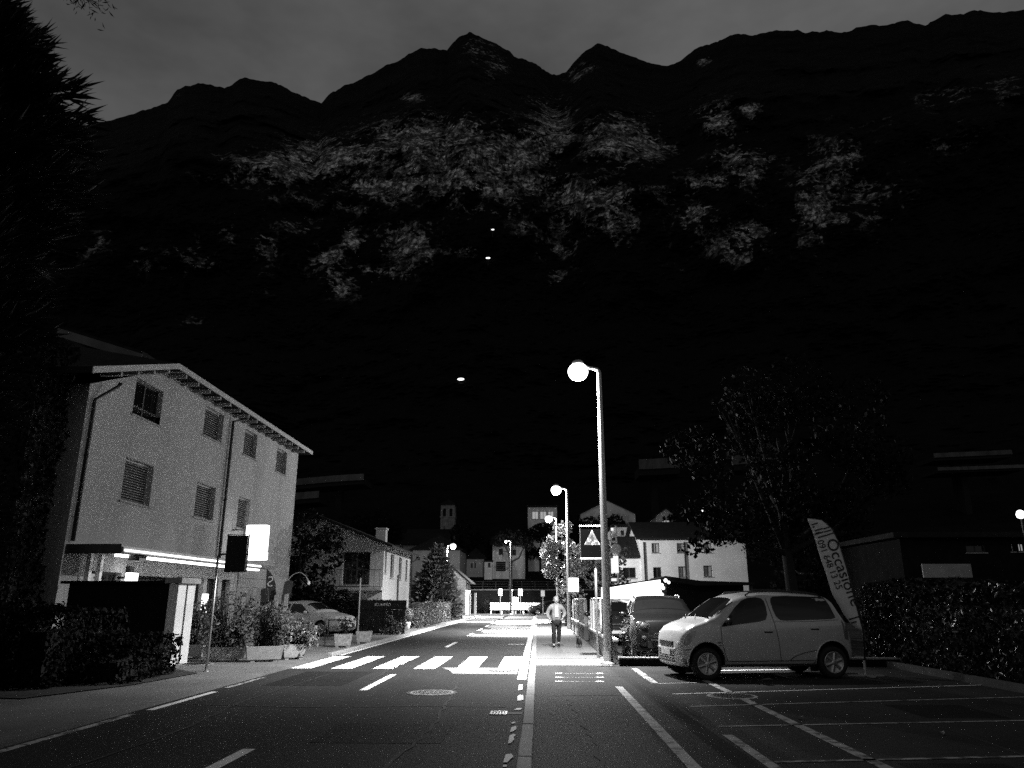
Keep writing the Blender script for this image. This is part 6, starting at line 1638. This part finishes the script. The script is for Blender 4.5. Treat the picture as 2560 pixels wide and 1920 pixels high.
# motorway viaducts on the slope
def viaduct(label, pts, Y, h=1.6, m='viad'):
    P = [PY(x, y, Y) for x, y in pts]
    t = thing('viaduct', label, 'viaduct', (P[0].x, Y, 0), group='motorway viaducts')
    for k in range(len(P) - 1):
        a, b = P[k], P[k + 1]
        o = Vector((P[0].x, Y, 0)); a2, b2 = a - o, b - o
        MB().add([(a2.x, 0, a2.z), (b2.x - .05, 0, b2.z), (b2.x - .05, 0, b2.z - h), (a2.x, 0, a2.z - h), (a2.x, .4, a2.z), (b2.x - .05, .4, b2.z), (b2.x - .05, .4, b2.z - h), (a2.x, .4, a2.z - h)], [(0, 1, 2, 3), (7, 6, 5, 4), (0, 4, 5, 1), (3, 2, 6, 7), (0, 3, 7, 4), (1, 5, 6, 2)]).build('parapet_panel', M[m], t)
        MB().add([(a2.x, .41, a2.z - h * .7), (b2.x, .41, b2.z - h * .7), (b2.x, .41, b2.z - h * 1.6), (a2.x, .41, a2.z - h * 1.6), (a2.x, 9, a2.z - h * .7), (b2.x, 9, b2.z - h * .7), (b2.x, 9, b2.z - h * 1.6), (a2.x, 9, a2.z - h * 1.6)], [(0, 1, 2, 3), (7, 6, 5, 4), (0, 4, 5, 1), (3, 2, 6, 7), (0, 3, 7, 4), (1, 5, 6, 2)]).build('deck', M['black_c'], t)
        if k % 2 == 1: MB().box((a2.x + .2, 4, a2.z - h * 1.6 - 26), (a2.x + 1.6, 6, a2.z - h * 1.6 - .01)).build('pier', M['black_c'], t)
    return t
viaduct('pale viaduct parapet on the slope right of the townhouse', [(700, 1203), (742, 1197), (785, 1193), (830, 1189), (875, 1186), (910, 1184)], 176, 1.5)
viaduct('lower viaduct edge right behind the townhouse eave', [(690, 1238), (735, 1232), (770, 1229), (798, 1227)], 172, 1.6)
viaduct('pale viaduct parapet on the slope right of the tall lamp', [(1597, 1148), (1630, 1147), (1664, 1145), (1698, 1143)], 178, 2.4)
viaduct('pale viaduct parapet above the broad tree', [(1828, 1139), (1870, 1136), (1915, 1134), (1960, 1132)], 178, 2.2)
viaduct('short upper viaduct barrier above the broad tree', [(1893, 1110), (1920, 1108), (1945, 1106)], 184, 2.0)
viaduct('faint viaduct at the far right on the slope', [(2335, 1133), (2400, 1130), (2470, 1127), (2530, 1124)], 184, 1.1)
viaduct('faint lower viaduct at the far right', [(2345, 1168), (2420, 1166), (2500, 1163), (2560, 1161)], 180, .8)

# dark apartment house at the right edge
a_, b_ = PY(2270, 1500, 46), PY(2700, 1345, 46)
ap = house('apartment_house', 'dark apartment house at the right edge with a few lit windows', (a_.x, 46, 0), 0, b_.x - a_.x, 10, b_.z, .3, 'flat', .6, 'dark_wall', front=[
    (PY(2533, 1400, 46).x - a_.x, PY(2542, 1400, 46).x - a_.x, PY(2533, 1379, 46).z, PY(2533, 1358, 46).z, 'lit'), (PY(2552, 1400, 46).x - a_.x, PY(2568, 1400, 46).x - a_.x, PY(2533, 1379, 46).z, PY(2533, 1358, 46).z, 'dimlit'),
    (PY(2420, 1400, 46).x - a_.x, PY(2470, 1400, 46).x - a_.x, PY(2533, 1381, 46).z, PY(2533, 1362, 46).z, 'dark')])
MB().box((.2, -1.6, 2.55), (b_.x - a_.x, -.004, 2.75)).build('balcony_slab', M['dark_wall'], ap)
MB().box((.3, -1.62, 2.753), (3.0, -1.54, 3.5)).build('balcony_front', M['plaster_g'], ap)
MB().box((.35, -1.5, 0), (.6, -1.25, 2.54)).build('post', M['plaster_g'], ap)
q = PY(2293, 1467, 44.2)
t = thing('porch_lamp', 'small bright porch lamp below the dark apartment house', 'lamp', (q.x, 44.2, 0)); MB().lathe([(.03, 0), (.03, q.z)], 8).build('post', M['metal_d'], t); MB().ell((0, 0, q.z + .04), (.2, .2, .07)).build('lens', M['bulb'], t, True)
q = PY(2552, 1290, 44)
t = thing('balcony_lantern', 'large bright lantern glowing at the right edge of the picture', 'lamp', (q.x, 44, q.z - 3.0)); MB().tube([(0, 0, -2.5), (0, 0, 2.84)], .05, 8).build('post', M['metal_d'], t)
a = MB(); a.lathe([(.06, 2.85), (.2, 2.92), (.24, 3.1), (.16, 3.28), (.05, 3.34)], 16); a.build('globe', M['bulb'], t, True)

# lights on the mountainside
from mathutils.bvhtree import BVHTree
_me = mountain.data
bvh = BVHTree.FromPolygons([v.co for v in _me.vertices], [p.vertices for p in _me.polygons])
for (x_, y_, w, h, lab) in ((1220, 645, 12, 5, 'bright floodlight at the foot of the rock wall'), (1232, 574, 8, 4, 'faint floodlight higher up on the rock wall'), (1152, 948, 19, 8, 'bright floodlight on the dark wooded slope'), (1640, 1312, 7, 5, 'small lamp above the roof of the white house'), (1757, 1274, 8, 12, 'small light shining through the broad tree, left one'), (1818, 1282, 8, 12, 'small light shining through the broad tree, right one')):
    hit = bvh.ray_cast(Vector((0, 0, EYE)), ray(x_, y_).normalized())[0]
    if hit is None or y_ > 1200: hit = PY(x_, y_, 118)
    Dm = (hit - Vector((0, 0, EYE))).length; s_ = Dm / F_PX
    p = hit - ray(x_, y_).normalized() * (2.0 + s_ * 3)
    zg = s_ * 14
    t = thing('floodlight', lab, 'floodlight', (p.x, p.y, p.z - zg), group='lights on the slope')
    MB().tube([(0, .3 * s_, -s_ * 6), (0, .3 * s_, zg)], s_ * .8, 7).build('mast', M['metal_d'], t)
    MB().ell((0, 0, zg), (w * s_ * .45, s_ * 1.2, h * s_ * .42), nu=12, nv=8).build('lamp_bowl', M['bulb'], t, True)

# dark trees between the houses on the slope
for k, (x_, y_, Y, rx, rz, lab) in enumerate(((1350, 1345, 117, 2.6, 2.6, 'dark tree hiding the foot of the arcaded villa'), (1425, 1325, 119, 2.4, 3.0, 'dark tree between the arcaded villa and the gabled house'), (1520, 1330, 116, 4.5, 2.0, 'dark tree below the gabled house on the slope'), (1680, 1320, 104, 3.0, 2.6, 'dark tree covering the small dim chalet'), (920, 1330, 128, 5.0, 3.5, 'dark tree mass left of the church roof'), (1160, 1345, 120, 2.4, 2.8, 'dark tree at the foot of the bell tower'), (1210, 1375, 121, 2.4, 2.2, 'dark tree left of the white garage house'))):
    q = PY(x_, y_, Y); zb_ = foot(math.hypot(q.x, Y)) - .5
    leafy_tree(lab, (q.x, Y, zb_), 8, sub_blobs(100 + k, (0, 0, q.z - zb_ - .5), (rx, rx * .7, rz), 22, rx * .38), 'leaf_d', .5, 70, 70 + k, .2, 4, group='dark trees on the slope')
# ================================================================== person and dog
def skinned(name, joints, edges, m, parent, levels=2, root=0):
    """joints: (x,y,z,rx,ry)"""
    me = bpy.data.meshes.new(name); me.from_pydata([j[:3] for j in joints], edges, [])
    o = bpy.data.objects.new(name, me); COL.objects.link(o)
    o.modifiers.new('k', 'SKIN').use_smooth_shade = True
    sv = me.skin_vertices[0].data if me.skin_vertices else None
    if sv is None:
        bm = bmesh.new(); bm.from_mesh(me); bm.verts.layers.skin.verify(); bm.to_mesh(me); bm.free(); sv = me.skin_vertices[0].data
    for i, j in enumerate(joints):
        sv[i].radius = (j[3], j[4] if len(j) > 4 else j[3]); sv[i].use_root = (i == root)
    s = o.modifiers.new('s', 'SUBSURF'); s.levels = levels; s.render_levels = levels
    dg = bpy.context.evaluated_depsgraph_get(); dg.update()
    me2 = bpy.data.meshes.new_from_object(o.evaluated_get(dg)); me2.name = name
    bpy.data.objects.remove(o)
    return link(me2, name, m, parent, True)
pp_ = G(1392, 1618, SW)
H_ = 1.6
per = thing('person', 'person in a pale jacket and dark trousers walking towards the camera', 'person', (pp_.x, pp_.y, SW), R(4))
# facing -y; the figure's right side is at -x
J = [(0, 0, .86, .12, .10), (0, 0, 1.02, .125, .095), (0, -.01, 1.2, .145, .10), (0, 0, 1.32, .11, .08), (0, 0, 1.38, .048), (0, -.012, 1.45, .07, .085), (0, -.012, 1.53, .075, .09),
     (-.17, 0, 1.29, .055), (-.28, .03, 1.06, .042), (-.22, -.08, .86, .034), (.17, 0, 1.29, .055), (.27, .05, 1.06, .042), (.2, -.14, .93, .034),
     (-.085, 0, .82, .085), (-.095, -.10, .45, .058), (-.10, -.02, .09, .04), (-.10, -.14, .04, .04), (.085, 0, .82, .085), (.085, .04, .46, .058), (.075, .14, .13, .04), (.075, .05, .06, .036)]
E_ = [(0, 1), (1, 2), (2, 3), (3, 4), (4, 5), (5, 6), (3, 7), (7, 8), (8, 9), (3, 10), (10, 11), (11, 12), (0, 13), (13, 14), (14, 15), (15, 16), (0, 17), (17, 18), (18, 19), (19, 20)]
body = skinned('body', J, E_, M['skin'], per)
skinned('jacket', [(0, 0, .80, .185, .14), (0, 0, .98, .18, .135), (0, -.01, 1.18, .19, .135), (0, 0, 1.31, .135, .10), (0, 0, 1.37, .075, .07), (-.18, 0, 1.28, .085), (-.30, .03, 1.05, .07), (-.25, -.07, .88, .055), (.18, 0, 1.28, .085), (.29, .05, 1.05, .07), (.225, -.12, .945, .055)],
        [(0, 1), (1, 2), (2, 3), (3, 4), (3, 5), (5, 6), (6, 7), (3, 8), (8, 9), (9, 10)], M['jacket'], body)
skinned('trousers', [(0, 0, .84, .14, .115), (-.085, 0, .78, .105), (-.095, -.10, .45, .078), (-.10, -.03, .11, .065), (.085, 0, .78, .105), (.085, .04, .46, .078), (.075, .13, .15, .065)], [(0, 1), (1, 2), (2, 3), (0, 4), (4, 5), (5, 6)], M['trouser'], body)
for (x, y, z) in ((-.10, -.06, .035), (.075, .10, .075)):
    MB().ell((x, y, z), (.05, .135, .045)).build('shoe', M['black'], body, True)
hh = MB(); hh.ell((0, .028, 1.54), (.088, .092, .072)); hh.build('hair', M['hair'], body, True)
f_ = MB(); f_.ell((0, -.085, 1.475), (.066, .035, .085)); f_.build('face', M['skin'], body, True)
MB().ell((0, -.122, 1.47), (.013, .018, .02)).build('nose', M['skin'], body, True)
for s in (-1, 1):
    MB().ell((s * .028, -.115, 1.495), (.011, .007, .007)).build('eye', M['ink'], body, True)
    MB().ell((s * .088, -.01, 1.475), (.012, .022, .03)).build('ear', M['skin'], body, True)
MB().ell((0, -.114, 1.435), (.022, .006, .005)).build('mouth', M['ink'], body, True)
sc = MB(); sc.box((-.05, -.152, .95), (.05, -.135, 1.3)); sc.build('shirt_front', M['white'], body)
def hand(c, d, sd):
    """palm with four fingers and a thumb, fingers curling inwards"""
    Jh = [(c[0], c[1], c[2], .03, .018), (c[0] + d[0] * .06, c[1] + d[1] * .06, c[2] + d[2] * .06, .034, .016)]
    Eh = [(0, 1)]
    for k in range(4):
        o_ = (k - 1.5) * .018; L_ = (.055, .065, .06, .045)[k]
        b = (Jh[1][0], Jh[1][1] + o_, Jh[1][2]); i = len(Jh)
        Jh += [(b[0] + d[0] * L_ * .5, b[1] + d[1] * L_ * .5, b[2] + d[2] * L_ * .5, .0085), (b[0] + d[0] * L_ * .8 - sd * .025, b[1] + d[1] * L_ * .8, b[2] + d[2] * L_ * .9, .007)]
        Eh += [(1, i), (i, i + 1)]
    i = len(Jh); Jh += [(c[0] + d[0] * .03, c[1] - .035, c[2] + d[2] * .03, .010), (c[0] + d[0] * .055 - sd * .012, c[1] - .048, c[2] + d[2] * .055, .0085)]; Eh += [(0, i), (i, i + 1)]
    return skinned('hand', Jh, Eh, M['skin'], body, 1)
hand((-.235, -.085, .865), (.1, -.15, -.98), -1); hand((.205, -.15, .925), (-.55, -.5, -.66), 1)

dp = G(1448, 1619, SW)
dog = thing('dog', 'small dark dog walking on the pavement beside the person', 'dog', (dp.x, dp.y, SW), R(-15))
Jd = [(0, .12, .2, .06, .065), (0, 0, .2, .062, .07), (0, -.12, .21, .066, .078), (0, -.2, .27, .042, .045), (0, -.25, .32, .045, .045), (0, -.31, .30, .026, .024), (0, .2, .23, .022), (0, .27, .31, .012),
      (-.045, -.13, .13, .025), (-.045, -.15, .07, .016), (-.045, -.14, .015, .018), (.045, -.11, .13, .025), (.045, -.09, .07, .016), (.045, -.1, .015, .018),
      (-.045, .1, .13, .034), (-.045, .15, .08, .017), (-.045, .13, .015, .018), (.045, .13, .13, .034), (.045, .18, .08, .017), (.045, .17, .015, .018)]
Ed = [(0, 1), (1, 2), (2, 3), (3, 4), (4, 5), (0, 6), (6, 7), (2, 8), (8, 9), (9, 10), (2, 11), (11, 12), (12, 13), (0, 14), (14, 15), (15, 16), (0, 17), (17, 18), (18, 19)]
db = skinned('dog_body', Jd, Ed, M['fur'], dog, 2, 1)
for s in (-1, 1): MB().ell((s * .038, -.235, .355), (.012, .018, .032)).build('ear', M['fur'], db, True)
MB().ell((0, -.335, .305), (.01, .008, .008)).build('nose', M['ink'], db, True)
MB().tube([(0, -.2, .32), (-.25, -.05, .5), (-.55, .05, .8)], .006, 5).build('lead', M['black'], db)
